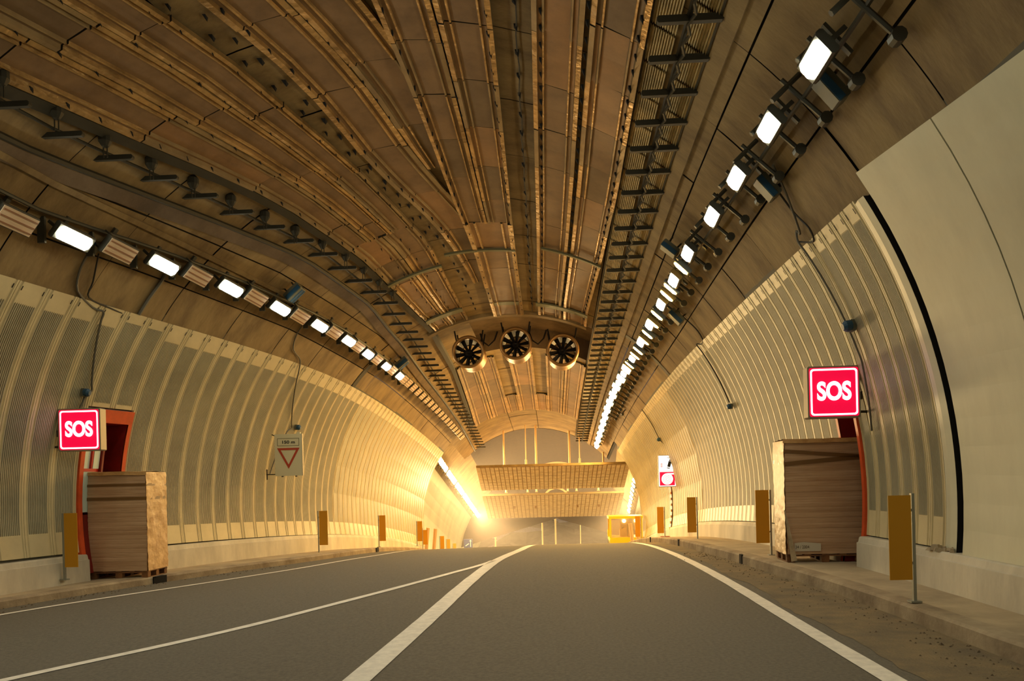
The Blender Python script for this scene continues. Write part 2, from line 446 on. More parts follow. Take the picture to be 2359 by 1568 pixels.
for i in range(len(nd)-1):
    a, e = nd[i], nd[i+1]
    for k in range(8):
        if (a, e) == FD and 3 <= k <= 4: continue
        if a >= 46 and k in (0, 7): continue
        if (a, e) == FD and k == 2: pass
        b = MB(); rows = []
        jj = random.uniform(-.008, .012)
        for D in fr(a+.012, e-.012, .7):
            ed = bandedges(D); t0, t1 = ed[k]+.12, ed[k+1]-.12
            if (a, e) == FD and k == 5: pass
            n = 7
            rows.append([P(D, t0+(t1-t0)*q/n, jj) for q in range(n+1)])
        b.grid(rows, 'vault_concrete', flip=True)
        b.build('concrete_segment', parent=ceil, smooth=True)
# dark backing just above the segments so their joints read dark
b = MB()
for (a, e) in ((-6, FD[0]), (FD[1], 46.1), (46.3, 53)):
    b.grid([[P(D, (-64 if D < 46.2 else -46)+(128 if D < 46.2 else 96)*q/40, -.05) for q in range(41)] for D in fr(a, e, 1.5)], 'joint_black', flip=True)
b.build('lining_backing', parent=ceil)
# the fan bay: raised pocket with lips
b = MB()
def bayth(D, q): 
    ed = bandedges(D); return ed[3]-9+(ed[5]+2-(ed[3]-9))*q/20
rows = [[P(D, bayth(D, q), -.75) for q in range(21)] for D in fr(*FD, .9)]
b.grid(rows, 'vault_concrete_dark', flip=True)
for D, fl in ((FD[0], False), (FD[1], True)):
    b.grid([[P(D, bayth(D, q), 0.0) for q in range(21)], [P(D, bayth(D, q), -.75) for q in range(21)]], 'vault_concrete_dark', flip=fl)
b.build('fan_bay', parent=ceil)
b = MB()   # downstand rib in front of the bay
b.grid([[P(26.7, -26+50*q/24, -.02), P(26.7, -26+50*q/24, .13), P(27.0, -26+50*q/24, .13), P(27.0, -26+50*q/24, -.02)] for q in range(25)], 'vault_concrete')
b.build('arch_rib', parent=ceil)
# rounded haunch strip along the right of the cable ladder, and ridge strip above the left lamps
b = MB(); rows = []
for D in fr(-6, 53, 1): rows.append([PX(2.1, D, -.01), PX(2.13, D, .05), PX(2.3, D, .06), PX(2.34, D, -.01)])
b.grid(rows, 'vault_concrete', flip=True); b.build('haunch_strip', parent=ceil)
b = MB(); rows = []
for D in fr(-6, 46, 1):
    th = interp(D, [(5, -46), (12, -45.5), (20, -41.5), (28, -39.5), (46, -39.5)])
    rows.append([P(D, th-.3, -.01), P(D, th-.3, .07), P(D, th+.5, .07), P(D, th+.5, -.01)])
b.grid(rows, 'vault_concrete', flip=True); b.build('ridge_strip', parent=ceil)
# dark transverse joint bands (wide, near the crest)
for D, t0, t1 in ((25.4, 34, 60), (25.6, -60, -40)):
    b = MB(); b.grid([[P(D, t0+(t1-t0)*q/8, .02) for q in range(9)], [P(D+.32, t0+(t1-t0)*q/8, .02) for q in range(9)]], 'steel_dark'); b.build('joint_band', parent=ceil)

# ------------------------------------------------------------------ metal sheets
def sheet(Da, Db, eL, eR, lvl, warp=0, seed=0):
    """one ribbed sheet between two edge curves"""
    rnd = random.Random(seed)
    prof = [(0, -.01), (0, .05), (.10, .056), (.115, .004), (.2, .004), (.21, .034), (.245, .034), (.255, .0), (.5, .004), (.745, .0), (.755, .034), (.79, .034), (.80, .004), (.885, .004), (.9, .056), (1, .05), (1, -.01)]
    pan = 'sheet_pan' if rnd.random() < .6 else ('sheet_pan_b' if rnd.random() < .5 else 'sheet_pan_c')
    fl = 'sheet_gold' if rnd.random() < .7 else 'sheet_gold_b'
    rows = []
    tilt = rnd.uniform(-.012, .012); lift = rnd.uniform(0, .014)
    for D in (Da+.015, (Da+Db)/2, Db-.008):
        l, r = eL(D), eR(D); f = (D-Da)/(Db-Da)
        row = []
        for t, h in prof:
            X = l+(r-l)*t
            row.append(PX(X, D, lvl+h+lift+tilt*(t-.5)+warp*(f-.5)*.02+(0.012 if f > .9 else 0)))
        rows.append(row)
    b = MB()
    def mf(i, j):
        t = (prof[j][0]+prof[j+1][0])/2
        return pan if (.255 < t < .745 or .12 < t < .2 or .8 < t < .88) else fl
    b.grid(rows, mf, flip=True)
    ends = [PX(eL(Db-.008)+(eR(Db-.008)-eL(Db-.008))*t, Db-.008, lvl-.02) for t, h in prof]
    b.grid([rows[-1], ends], 'sheet_gold', flip=True)
    st = [PX(eL(Da+.015)+(eR(Da+.015)-eL(Da+.015))*t, Da+.015, lvl-.03) for t, h in prof]
    b.grid([st, rows[0]], 'steel_dark', flip=True)
    return b.build('metal_sheet', parent=ceil)
cvt = lambda t: (lambda D: sum(interp(D+k, t) for k in (-.5, 0, .5))/3)
def lerp(f, g, t): return lambda D: f(D)+(g(D)-f(D))*t
Gl = cvt([(4, -.05), (11, -.18), (15, -.25), (19, -.31), (25, -.44), (46, -.55)]); Gr = cvt([(4, 1.34), (10, 1.36), (16, 1.37), (20, 1.28), (25, 1.11), (33, 1.25), (46, 1.3)])
Bl = cvt([(4, -2.7), (9, -2.6), (11.5, -2.45), (14.5, -2.28), (17.7, -2.15), (20.6, -1.98), (26.7, -1.93), (46, -2.1)]); Br = cvt([(4, -.7), (11.4, -.76), (13.7, -.8), (19, -.88), (25.4, -.92), (46, -1.15)])
Ar2 = [(4, -6.2), (8, -5.5), (10.9, -4.68), (13.2, -4.06), (15.9, -3.61), (19, -2.77), (20.6, -2.5), (23, -2.25)]
Al = cvt(Ar2)
Cr = cvt([(4, -6.9), (8, -6.0), (10.5, -5.27), (11.7, -4.91), (14, -4.34), (16.4, -3.72), (19.9, -3.02), (24.7, -2.84), (27, -2.8)])
Cl = cvt([(4, -8.2), (8, -7.6), (10.1, -7.16), (11.5, -6.83), (13.2, -6.34), (14.8, -5.78), (16.7, -5.23), (19.5, -4.6), (22.3, -4.27), (25.7, -3.97), (27, -3.9)])
sd = 0
def run_sheets(eL, eR, D0, D1, L, lvl, off=0):
    global sd
    D = D0+off
    while D < D1-.05:
        e = min(D+L, D1)
        if D1-e < .35: e = D1
        if abs(eR((D+e)/2)-eL((D+e)/2)) > .12:
            sheet(D, e-.012, eL, eR, lvl, seed=sd); sd += 1
        D = e
mid = lerp(Gl, Gr, .475); mid2 = lerp(Gl, Gr, .525)
run_sheets(Gl, mid, 3, 26.6, 1.45, .06); run_sheets(mid2, Gr, 3, 26.6, 1.45, .06, -.6)
run_sheets(Bl, lerp(Bl, Br, .49), 3, 19, 1.5, .12, .3); run_sheets(lerp(Bl, Br, .51), Br, 3, 19, 1.5, .12, -.2)
run_sheets(Bl, Br, 19, 26.6, 1.5, .12)
A1 = lambda D: Al(D)+.95; A2 = lambda D: Al(D)+1.9
run_sheets(Al, lambda D: min(A1(D)-.02, Bl(D)+.3), 3, 23.2, 2.0, .03, .5)
run_sheets(A1, lambda D: min(A2(D), Bl(D)+.35), 3, 16.5, 2.0, .03, -.1)
run_sheets(lerp(Cl, Cr, .68), Cr, 3, 18.8, 2.6, .06); run_sheets(lerp(Cl, Cr, .34), lerp(Cl, Cr, .67), 3, 18.8, 2.6, .06, -.5); run_sheets(Cl, lerp(Cl, Cr, .33), 3, 18.8, 2.6, .06, -.9)
run_sheets(lerp(Cl, Cr, .51), Cr, 18.8, 26.6, 1.45, .06); run_sheets(Cl, lerp(Cl, Cr, .49), 18.8, 26.6, 1.45, .06, .0)
# beyond the fans
F = lambda a, e: (lambda D: interp(D, [(33, a), (46, e)]))
for (a0, a1, b0, b1, st, en) in ((-4.0, -4.6, -3.25, -3.6, 33, 46.5), (-3.22, -3.55, -2.45, -2.6, 33, 46.5), (-1.9, -1.95, -.85, -.95, 33, 46.5), (-.3, -.35, .5, .45, 33, 46.5), (.53, .5, 1.35, 1.35, 33, 46.5)):
    run_sheets(F(a0, a1), F(b0, b1), st, en, 2.25, .05)
for (a0, b0) in ((-2.6, -1.95), (-.95, -.35)):
    run_sheets(F(a0, a0), F(b0, b0), 42.0, 46.5, 2.25, .05)
# bolts in the gaps (dark cones), one joined part per run
def bolts(edge, D0, D1, step, lvl, s=.045):
    b = MB(); D = D0
    while D < D1:
        p = PX(edge(D), D, lvl); q = PX(edge(D)+.02, D+.03, lvl+.07)
        r = s*random.uniform(.7, 1.15)
        b.add([p+Vector((-r*.5, -r, 0)), p+Vector((r*.5, -r, 0)), p+Vector((r*.5, r, 0)), p+Vector((-r*.5, r, 0)), q], [(0, 1, 4), (1, 2, 4), (2, 3, 4), (3, 0, 4)], 'joint_black')
        D += step*random.uniform(.92, 1.08)
    tag(b.build('bolt_row', parent=ceil), kind='stuff')
bolts(lerp(Gl, Gr, .08), 5, 26, .42, .09); bolts(lerp(Gl, Gr, .5), 5, 26, .42, .1); bolts(lerp(Gl, Gr, .94), 5, 26, .42, .1)
bolts(lerp(Bl, Br, .05), 5, 26, .5, .15); bolts(lerp(Bl, Br, .5), 5, 18, .5, .15); bolts(lerp(Bl, Br, .95), 5, 26, .5, .15)
bolts(lambda D: Al(D)+.1, 5, 20, .55, .07); bolts(lambda D: Al(D)+.95, 5, 15, .55, .07)
for t in (.03, .335, .68, .97): bolts(lerp(Cl, Cr, t), 5, 26, .6, .1, .035)
bolts(lambda D: (Br(D)+Gl(D))/2+.05, 5, 26, .62, .03, .06)
bolts(lambda D: (Cr(D)+Al(D))/2+.05, 5, 26, .62, .03, .07)
bolts(lambda D: Cr(D)+.08, 5, 20, .8, .03, .06)
# thin cable along the centre recess
b = MB(); b.tube([PX((Br(D)+Gl(D))/2+.06+.015*math.sin(D*4), D, .05) for D in fr(4, 26.5, .4)], .012, 'cable_black', 5); b.build('recess_cable', parent=ceil)
# straps
def strap(D, eL, eR, wd, m, nm, lift=.13, dz=0):
    b = MB(); rows = []
    for q in range(15):
        X = eL+(eR-eL)*q/14
        rows.append([PX(X, D-wd/2, lift-.05), PX(X, D-wd/2, lift), PX(X, D+wd/2, lift), PX(X, D+wd/2, lift-.05)])
    b.grid(rows, m); b.build(nm, parent=ceil)
strap(21.3, Cl(21.3), Cr(21.3)+.05, .12, 'steel_green', 'strap', .17)
strap(20.6, -2.75, -.9, .1, 'steel_green', 'strap', .2)
strap(20.3, Gl(20.3)+.1, Gr(20.3), .09, 'steel_green', 'strap', .17)
for a, e in ((Cl(25.3), Cr(25.3)), (-1.95, -.95), (-.5, 1.12)): strap(25.3, a, e, .35, 'steel_green', 'strap', .15)

# ------------------------------------------------------------------ cable ladders
lad = empty('cable_ladder', (1.75, -5, PX(1.75, -5).z-.2), 'long cable ladder with crossbars hung right of the crown above ribbed sheets', 'cable ladder')
D = 4.4; rr = MB()
k = 0
while D < 52.5:
    z = PX(2.12, D).z-.06; b = MB()
    sc = interp(D, [(25, 1), (53, 1)])
    b.bbox((1.75, D, z), (.80, .075, .085), 'steel_dark', .02)
    b.build('rung', parent=lad)
    if D < 40:
        b = MB(); rows = []
        for sI in range(2):
            n = 21
            xa, xb = (1.4, 1.72) if sI == 0 else (1.8, 2.1)
            rows = [[], []]
            for q in range(n):
                X = xa+(xb-xa)*q/(n-1); h = .018*(1 if q % 2 else -1)
                rows[0].append(PX(X, D+.03, .05+h)); rows[1].append(PX(X, D+.85, .05+h))
            b.grid(rows, 'corrugated', flip=True)
        b.build('corrugated_sheet', parent=lad)
    D += .88
b = MB(); pts = []
for D in fr(4, 52.5, .22): pts.append((1.76+(.03 if int(D/.22) % 2 else -.03), D, PX(2.12, D).z-.10))
b.tube(pts, .022, 'steel_dark', 5)
b.tube([(1.74, D, PX(2.12, D).z-.02) for D in fr(4, 52.5, 1)], .035, 'steel_dark', 6); b.build('cable', parent=lad)
b = MB(); rows = []
for X in (1.385, 2.11):
    b.tube([(X, D, PX(X, D).z-.04) for D in fr(4, 52.5, 1)], .025, 'steel_dark', 5)
b.build('side_rail', parent=lad)
LC = cvt([(4, -7.75), (8, -7.6), (10.5, -7.33), (11.4, -7.21), (12.5, -6.94), (13.5, -6.68), (14.5, -6.39), (15.5, -6.09), (16.4, -5.82), (17.3, -5.53), (18.4, -5.24), (21.8, -4.68), (26, -4.62), (31.4, -4.73), (45, -4.85), (54, -5.0)])
ladL = empty('cable_ladder', (-7.5, -5, 6), 'long cable ladder with crossbars running along the left haunch of the vault', 'cable ladder')
D = 4.5
while D < 53:
    X = LC(D); z = PX(X, D).z-.16
    b = MB(); b.bbox((X, D, z), (.78, .07, .075), 'steel_dark', .02); b.build('rung', parent=ladL)
    if D < 22:
        p = PX(X+.18, D+.75+.0, .0); p = PX(X+.30+interp(D, [(10, 0), (20, .1)]), D+.7, .01); b = MB()
        b.tube([p+Vector((0, 0, .05)), p+Vector((0, 0, -.02)), p+Vector((0, 0, -.12)), p+Vector((0, 0, -.20)), p+Vector((0, 0, -.22))], [.035, .10, .10, .05, .02], 'steel_dark', 10)
        for s in (-.03, .03): b.box(p+Vector((s, 0, -.29)), (.014, .014, .16), 'steel_dark')
        b.build('hanger_bell', parent=ladL)
    D += .98
b = MB(); b.tube([(LC(D), D, PX(LC(D), D).z-.10) for D in fr(4, 53, .8)], .025, 'steel_dark', 6)
for dx in (-.36, ): b.tube([PX(LC(D)+dx, D, .05) for D in fr(4, 53, .8)], .05, 'steel_dark', 6)
b.build('cable', parent=ladL)
b = MB(); rows = []
for D in fr(4, 46, .8):
    rows.append([PX(LC(D)-.62, D, .0), PX(LC(D)-.60, D, .06), PX(LC(D)-.40, D, .06), PX(LC(D)-.38, D, .0)])
b.grid(rows, 'vault_concrete_dark', flip=True); b.build('duct_cover', parent=ladL)
b = MB(); rows = []
e_ = lambda D: max(Cl(D) if D < 27 else -4.3, LC(D)+.25)
for D in fr(4, 46, .8):
    X = (Cl(D)-.12) if D < 26.6 else interp(D, [(26.6, -4.05), (33, -4.15), (46, -4.75)])
    rows.append([PX(X-.08, D, .0), PX(X-.06, D, .10), PX(X+.08, D, .10), PX(X+.10, D, .0)])
b.grid(rows, 'steel_dark', flip=True); b.build('edge_duct', parent=ladL)

# ------------------------------------------------------------------ lamps
def frame_rot(D, th, dirX):
    """rotation: local Z points from the lining into the tunnel, local Y along the tunnel"""
    t = (P(D+.5, th)-P(D-.5, th)).normalized(); n = (P(D, th)-P(D, th, 1)).normalized()*-1   # n into tunnel
    x = t.cross(n).normalized(); n = x.cross(t).normalized()
    return Matrix((x, t, n)).transposed().to_euler()
def lamp_proto(glass, L, W, name):
    o = empty(name, (0, 0, 0), 'x', 'lamp')
    b = MB(); b.bbox((0, 0, 0), (W+.07, L+.06, .10), 'lamp_housing', .025)
    local('housing', b, o)
    b = MB(); x, y = W/2, L/2; c = min(.06, x*.5)
    pr = [(-x+c, -y), (x-c, -y), (x, -y+c), (x, y-c), (x-c, y), (-x+c, y), (-x, y-c), (-x, -y+c)]
    b.add([(p, q, .056) for p, q in pr]+[(p*.9, q*.94, .075) for p, q in pr], [tuple(range(8, 16))]+[(i, (i+1) % 8, (i+1) % 8+8, i+8) for i in range(8)], glass)
    local('glass', b, o)
    b = MB()
    b.box((0, L*.36, -.16), (.05, .03, .26), 'lamp_housing'); b.box((0, -L*.36, -.16), (.05, .03, .26), 'lamp_housing')
    b.box((0, 0, -.27), (.42, .07, .04), 'lamp_housing'); b.box((0, 0, -.07), (.1, L*.9, .04), 'lamp_housing')
    local('bracket', b, o); return o
protos = {}
def lamp(kind, D, th, label, group, inset=.42, far=False):
    if kind not in protos:
        protos[kind] = {'white_r': lambda: lamp_proto('lamp_glass_white', .56, .22, 'tunnel_lamp'), 'white_l': lambda: lamp_proto('lamp_glass_white', .72, .23, 'tunnel_lamp'),
                        'orange': lambda: lamp_proto('lamp_glass_orange', .11, .36, 'sodium_lamp'), 'far': lambda: lamp_proto('lamp_glass_far', .78, .34, 'sodium_lamp'),
                        'string': lambda: lamp_proto('lamp_glass_string', .78, .34, 'sodium_lamp'), 'off': lambda: off_proto()}[kind]()
        o = protos[kind]
    else: o = copy_tree(protos[kind])
    if far:
        p = P2(D, th, inset); o.location = p
        t = (P2(D+.5, th)-P2(D-.5, th)).normalized(); n = -(P2(D, th)-P2(D, th, 1)).normalized(); x = t.cross(n).normalized(); n = x.cross(t)
        o.rotation_euler = Matrix((x, t, n)).transposed().to_euler()
    else:
        o.location = P(D, th, inset); o.rotation_euler = frame_rot(D, th, 1)
    tag(o, label, 'lamp', group); return o
def off_proto():
    o = empty('unlit_lamp', (0, 0, 0), 'x', 'lamp')
    b = MB(); b.bbox((0, 0, 0), (.34, .72, .10), 'lamp_housing', .025); local('housing', b, o)
    b = MB(); b.box((0, 0, .055), (.30, .68, .012), 'lamp_off')
    for k in range(3): b.box((-.1+.1*k, 0, .066), (.022, .66, .02), 'lamp_off_rib')
    local('louvre', b, o)
    b = MB(); b.box((.02, .1, -.18), (.07, .03, .28), 'lamp_housing'); b.box((0, 0, -.29), (.5, .08, .05), 'lamp_housing')
    for s in (-1, 1): b.box((s*.15, -.25, -.12), (.03, .03, .2), 'lamp_housing')
    local('bracket', b, o); return o
RL = [(8.44, 49.0), (10.1, 48.4), (11.76, 47.8), (13.4, 47.0), (15.46, 45.6), (17.2, 44.8), (19.12, 43.9), (21.18, 42.8), (23.26, 42.1), (25.62, 41.6)]
for i, (D, th) in enumerate(RL): lamp('white_r', D, th, f'{ORD[i+1]} lit white lamp from the front in the right-hand lamp row', 'white lamps of the right row')
for D, q in ((6.8, 'just above the frame edge'), (5.1, 'second above the frame edge'), (3.4, 'third above the frame edge'), (1.7, 'overhead beside the viewer')): lamp('white_r', D, 49.5, f'lit white lamp of the right-hand row, {q}', 'white lamps of the right row')
k = 0
for D in [16.3, 17.75+.0, 18.6-.3, 20.0, 20.7+.1, 22.0, 22.9-.1, 24.2, 25.2-.2, 26.6]:
    k += 1; th = interp(D, [(15.46, 45.8), (19, 44.2), (25.6, 41.8), (30, 41)])
    lamp('orange', D, th, f'{ORD[k]} orange sodium lamp from the front, between white lamps of the right row', 'orange lamps of the right row')
k = 0; D = 27.5
while D < 50:
    k += 1
    th = interp(D, [(25.6, 41.6), (31.3, 40.4), (36.8, 40.4), (43.2, 41.1), (50, 41.5)])
    lamp('far' if k % 2 else 'white_r', D, th, f'{ORD[k]} lamp of the tight bright string that ends the right row, counted towards the crest', 'closely spaced lamps at the end of the right row')
    D += .95
LL = [(12.54, -49.8), (14.56, -47.5), (16.5, -45.6), (18.34, -44.2), (20.2, -42.9), (21.98, -42.1), (23.66, -42.0), (25.64, -41.6), (27.52, -41.2)]
for i, (D, th) in enumerate(LL): lamp('white_l', D, th, f'{ORD[i+1]} lit white lamp from the left edge in the left-hand lamp row', 'white lamps of the left row', .40)
for D, q in ((10.5, 'just outside the left frame edge'), (8.5, 'second outside the left frame edge'), (6.5, 'third outside the left frame edge'), (4.5, 'fourth outside the left frame edge'), (2.5, 'furthest back beside the viewer')): lamp('white_l', D, -50.5, f'lit white lamp of the left-hand row, {q}', 'white lamps of the left row', .4)
lo = [11.5]+[(a[0]+b_[0])/2 for a, b_ in zip(LL, LL[1:])]+[28.4]
for i, D in enumerate(lo):
    th = interp(D, LL) if D > 12.54 else -51
    lamp('off', D, th, f'{ORD[i+1]} unlit ribbed lamp from the left edge, between lit lamps of the left row', 'unlit lamps of the left row', .36)
k = 0; D = 29.4
while D < 46:
    k += 1; lamp('off', D, interp(D, [(28, -41.2), (46, -40)]), f'{ORD[k]} unlit lamp towards the crest in the far dark run of the left row', 'unlit lamps of the far left row', .3); D += 1.0
# lamp row carrier rails with dangling joint boxes, right side
car = empty('lamp_rail', (2.9, 4, 6.2), 'dark steel rail with arms and junction boxes carrying the right-hand lamps', 'lamp rail')
b = MB(); b.tube([P(D, interp(D, RL)+.6 if D > 8.44 else 49.6, .16) for D in fr(3, 50, 1)], .03, 'lamp_housing', 6); b.build('rail', parent=car)
D = 5.9; 
while D < 40:
    th = interp(D, RL) if D > 8.44 else 49.4
    b = MB(); q = P(D, th-2.0, .2); q2 = P(D, th+3.2, .14); b.tube([q, q2], .03, 'lamp_housing', 6); b.tube([P(D, th-1.2, .0), P(D, th-1.2, .45)], .035, 'lamp_housing', 6); b.build('arm', parent=car)
    b = MB(); c = P(D, th+3.4, .14)
    b.tube([c+Vector((0, -.06, 0)), c+Vector((0, .06, 0))], .075, 'lamp_housing', 10); b.build('junction_box', parent=car)
    D += .93
carL = empty('lamp_rail', (-7.6, 4, 5.9), 'dark steel rail carrying the left-hand lamps under the haunch', 'lamp rail')
b = MB(); b.tube([P(D, interp(D, LL)+1.2 if D > 12.5 else -49, .14) for D in fr(3, 46, 1)], .03, 'lamp_housing', 6); b.build('rail', parent=carL)
D = 5.5
while D < 29:
    th = interp(D, LL) if D > 12.54 else -50
    b = MB(); q = P(D, th, .0); b.box(q+Vector((0, 0, -.2)), (.12, .05, .42), 'lamp_housing'); b.build('hanger_plate', parent=carL); D += .97

# far rows
k = 0
for c in range(7):
    for j in range(4):
        D = 50.5+c*4.35+j*1.0; k += 1
        lamp('string', D, -56.8, f'{ORD[k]} lamp from the top in the bright descending string on the far left', 'lamps of the far left string', .5, far=True)
for k in range(14):
    D = 57+k*1.75
    lamp('string', D, 57.5, f'{ORD[k+1]} lamp from the top in the bright descending string on the far right', 'lamps of the far right string', .5, far=True)

# ------------------------------------------------------------------ jet fans
def fan(X, z, lab):
    o = empty('jet_fan', (X, 27.3, z-.55), lab, 'fan', 'jet fans hung under the crown')
    r = .50; b = MB(); n = 32
    prof = [(r-.03, .25), (r-.045, .06), (r-.02, 0), (r+.03, -.02), (r+.07, .03), (r+.05, .12), (r+.02, .3), (r, .6), (r, 1.25), (r+.03, 1.4), (r-.05, 1.4)]
    pts = []
    for q in range(n):
        a = 2*math.pi*q/n; pts.append([(math.cos(a)*R, y, math.sin(a)*R+.55) for R, y in prof])
    pts.append(pts[0]); b.grid(pts, 'fan_brown', flip=True); local('casing', b, o, True)
    b = MB()
    pts = []
    for q in range(n):
        a = 2*math.pi*q/n; pts.append([(math.cos(a)*R, y, math.sin(a)*R+.55) for R, y in ((r-.03, .25), (r-.03, 1.35))])
    pts.append(pts[0]); b.grid(pts, 'fan_dark'); local('inner_duct', b, o)
    b = MB(); b.tube([(0, y, .55) for y in (.16, .2, .26, .5, .9)], [.04, .09, .13, .15, .15], 'fan_dark', 18); local('hub', b, o, True)
    for q in range(10):
        a = 2*math.pi*q/10+.15; b = MB(); ca, sa = math.cos(a), math.sin(a)
        def pt(R, t, y): return (ca*R-sa*t, y, .55+sa*R+ca*t)
        b.add([pt(.13, -.045, .34), pt(.13, .045, .44), pt(.47, .075, .42), pt(.47, -.075, .34), pt(.13, -.045, .36), pt(.13, .045, .46), pt(.47, .075, .44), pt(.47, -.075, .36)], [(0, 1, 2, 3), (7, 6, 5, 4), (0, 4, 5, 1), (2, 6, 7, 3), (1, 5, 6, 2), (3, 7, 4, 0)], 'fan_dark')
        local('blade', b, o)
    for s in (-1, 1):
        for y in (.4, 1.2):
            b = MB(); b.tube([(s*.42, y, .9), (s*.5, y, 1.35)], .03, 'fan_dark', 6); local('hanger', b, o)
    return o
fan(-2.91, 6.09, 'left jet fan of the three under the crown, seen end on'); fan(-1.27, 6.33, 'middle and highest jet fan of the three under the crown'); fan(.34, 6.05, 'right jet fan of the three under the crown, seen end on')
for sx, lab in ((-2.2, 'dark power cable looping between the left and middle jet fans'), (-.5, 'dark power cable looping between the middle and right jet fans')):
    b = MB(); b.tube([(sx-.3, 27.6, 6.75), (sx-.2, 27.5, 6.45), (sx, 27.5, 6.3), (sx+.2, 27.5, 6.5), (sx+.3, 27.6, 6.8)], .03, 'fan_dark', 6)
    tag(b.build('fan_cable'), lab, 'cable')

# ------------------------------------------------------------------ far stretch
b = MB()
def vrow(D, t0, t1, n, ins=0): return [P2(D, t0+(t1-t0)*q/n, ins) for q in range(n+1)]
b.grid([vrow(D, -60, 60, 24) for D in fr(46.2, 86, 3)], lambda i, j: 'vault_concrete' if j < 4 or j > 19 else 'far_dark', flip=True)  # middle strip coloured darker to stand for shade above the slabs
tag(b.build('ceiling.001', origin=(0, 0, 0)), kind='structure')
for s, nm in ((-1, 'wall_left.001'), (1, 'wall_right.001')):
    b = MB(); b.grid([[P2(D, s*(60+42*q/8), .06) for q in range(9)] for D in fr(46.2, 86, 2)], 'wall_paint', flip=(s > 0)); 
    tag(b.build(nm, origin=(0, 0, 0)), kind='structure')
    # lower lining panels, joints read as geometry
b = MB()
b.grid([[P2(D, x, 0) if 0 else Vector((X, D, rd(D)-.1)) for X in (-8.5, 0, 8.4)] for D in fr(46, 90, 4) for x in (0,)], 'asphalt', flip=True)
tag(b.build('floor.001', origin=(0, 0, 0)), kind='structure')
# end walls joining the narrow bore to the wide one
def collar(D, t0, t1, n, m):
    b = MB(); rows = [[P(D, t0+(t1-t0)*q/n), ] for q in range(n+1)]
    rows = []
    for q in range(n+1):
        a = P(D, t0+(t1-t0)*q/n, -.0); cx, cz, R = circ2(D)
        v = Vector((a.x-cx, 0, a.z-cz)); v2 = v.normalized()*max(R, v.length+.3); rows.append([a, Vector((cx+v2.x, D, cz+v2.z))])
    b.grid(rows, m); return b
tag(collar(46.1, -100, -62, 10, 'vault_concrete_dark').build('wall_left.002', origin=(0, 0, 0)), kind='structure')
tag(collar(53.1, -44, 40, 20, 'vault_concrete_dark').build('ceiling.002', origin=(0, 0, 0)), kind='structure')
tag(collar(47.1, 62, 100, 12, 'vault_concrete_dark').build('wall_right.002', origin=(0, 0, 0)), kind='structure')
# false ceiling slabs
def slab(D0, D1, w0, w1, nm, tiles):
    z = lambda D: rd(D)+5.62-(.0 if D < 55 else 0)
    o = MB()
    def xx(D, t): 
        f = (D-D0)/(D1-D0); a = w0[0]+(w1[0]-w0[0])*f; e = w0[1]+(w1[1]-w0[1])*f; return a+(e-a)*t
    b = MB(); Dn = fr(D0, D1, 1.5)
    b.grid([[(xx(D, 0), D, z(D)), (xx(D, 1), D, z(D))] for D in Dn], 'slab_joint')
    b.grid([[(xx(D, 0), D, z(D)+.14), (xx(D, 1), D, z(D)+.14)] for D in Dn], 'slab_concrete', flip=True)
    for D in (D0, D1): b.grid([[(xx(D, 0), D, z(D)), (xx(D, 1), D, z(D))], [(xx(D, 0), D, z(D)+.14), (xx(D, 1), D, z(D)+.14)]], 'vault_concrete', flip=D == D0)
    s = tag(b.build(nm, origin=(0, 0, 0)), kind='structure')
    nx = tiles; L = (D1-D0); ny = int(L/1.0)
    t = MB()
    for i in range(nx):
        for j in range(ny):
            a, e = D0+L*j/ny+.03, D0+L*(j+1)/ny-.03; u, v = i/nx+.003, (i+1)/nx-.003
            zz = random.uniform(-.012, .0)-.015
            t.add([(xx(a, u), a, z(a)+zz), (xx(a, v), a, z(a)+zz), (xx(e, v), e, z(e)+zz), (xx(e, u), e, z(e)+zz)], [(0, 3, 2, 1)], 'slab_concrete')
    tag(t.build('soffit_tile', parent=s), kind='stuff')
    return s
slab(49, 57.6, (-4.9, 4.55), (-5.4, 4.9), 'ceiling.003', 34)
slab(60.2, 73, (-5.6, 5.1), (-6.3, 5.6), 'ceiling.004', 34)
X_h = [(-3.35, 52, .06), (-1.88, 51, .035), (-1.25, 52, .07), (.92, 52, .07), (1.55, 51, .035), (3.1, 52, .06)]
hl = ['leftmost pale hanger post above the false ceiling', 'thin second hanger post from the left with a clamp at its foot', 'third hanger post from the left above the false ceiling', 'fourth hanger post from the left above the false ceiling', 'thin fifth hanger post from the left with a clamp at its foot', 'rightmost pale hanger post above the false ceiling']
for (X, D, r), lab in zip(X_h, hl):
    z0 = rd(D)+5.93; z1 = PX(X, 52, 0).z+.0
    b = MB(); b.tube([(X, D, z0), (X, D, z1)], r, 'hanger', 8); b.box((X, D, z0+.02), (r*4, r*4, .05), 'hanger')
    if r < .05: b.tube([(X, D, z0+.1), (X, D, z0+.5)], .07, 'hanger', 8)
    tag(b.build('hanger_post'), lab, 'post', 'hanger posts above the false ceiling')
for i, X in enumerate((-3.7, -2.1, -1.45, .85, 1.5, 3.1)):
    b = MB(); b.tube([(X, 58.9, rd(58.9)+5.62), (X, 58.9, rd(58.9)+6.3)], .06, 'hanger', 8); b.box((X, 58.9, rd(58.9)+5.64), (.2, .3, .05), 'hanger')
    tag(b.build('slot_post'), f'{ORD[i+1]} short post from the left in the slot between the two ceiling slabs', 'post', 'short posts in the ceiling slot')
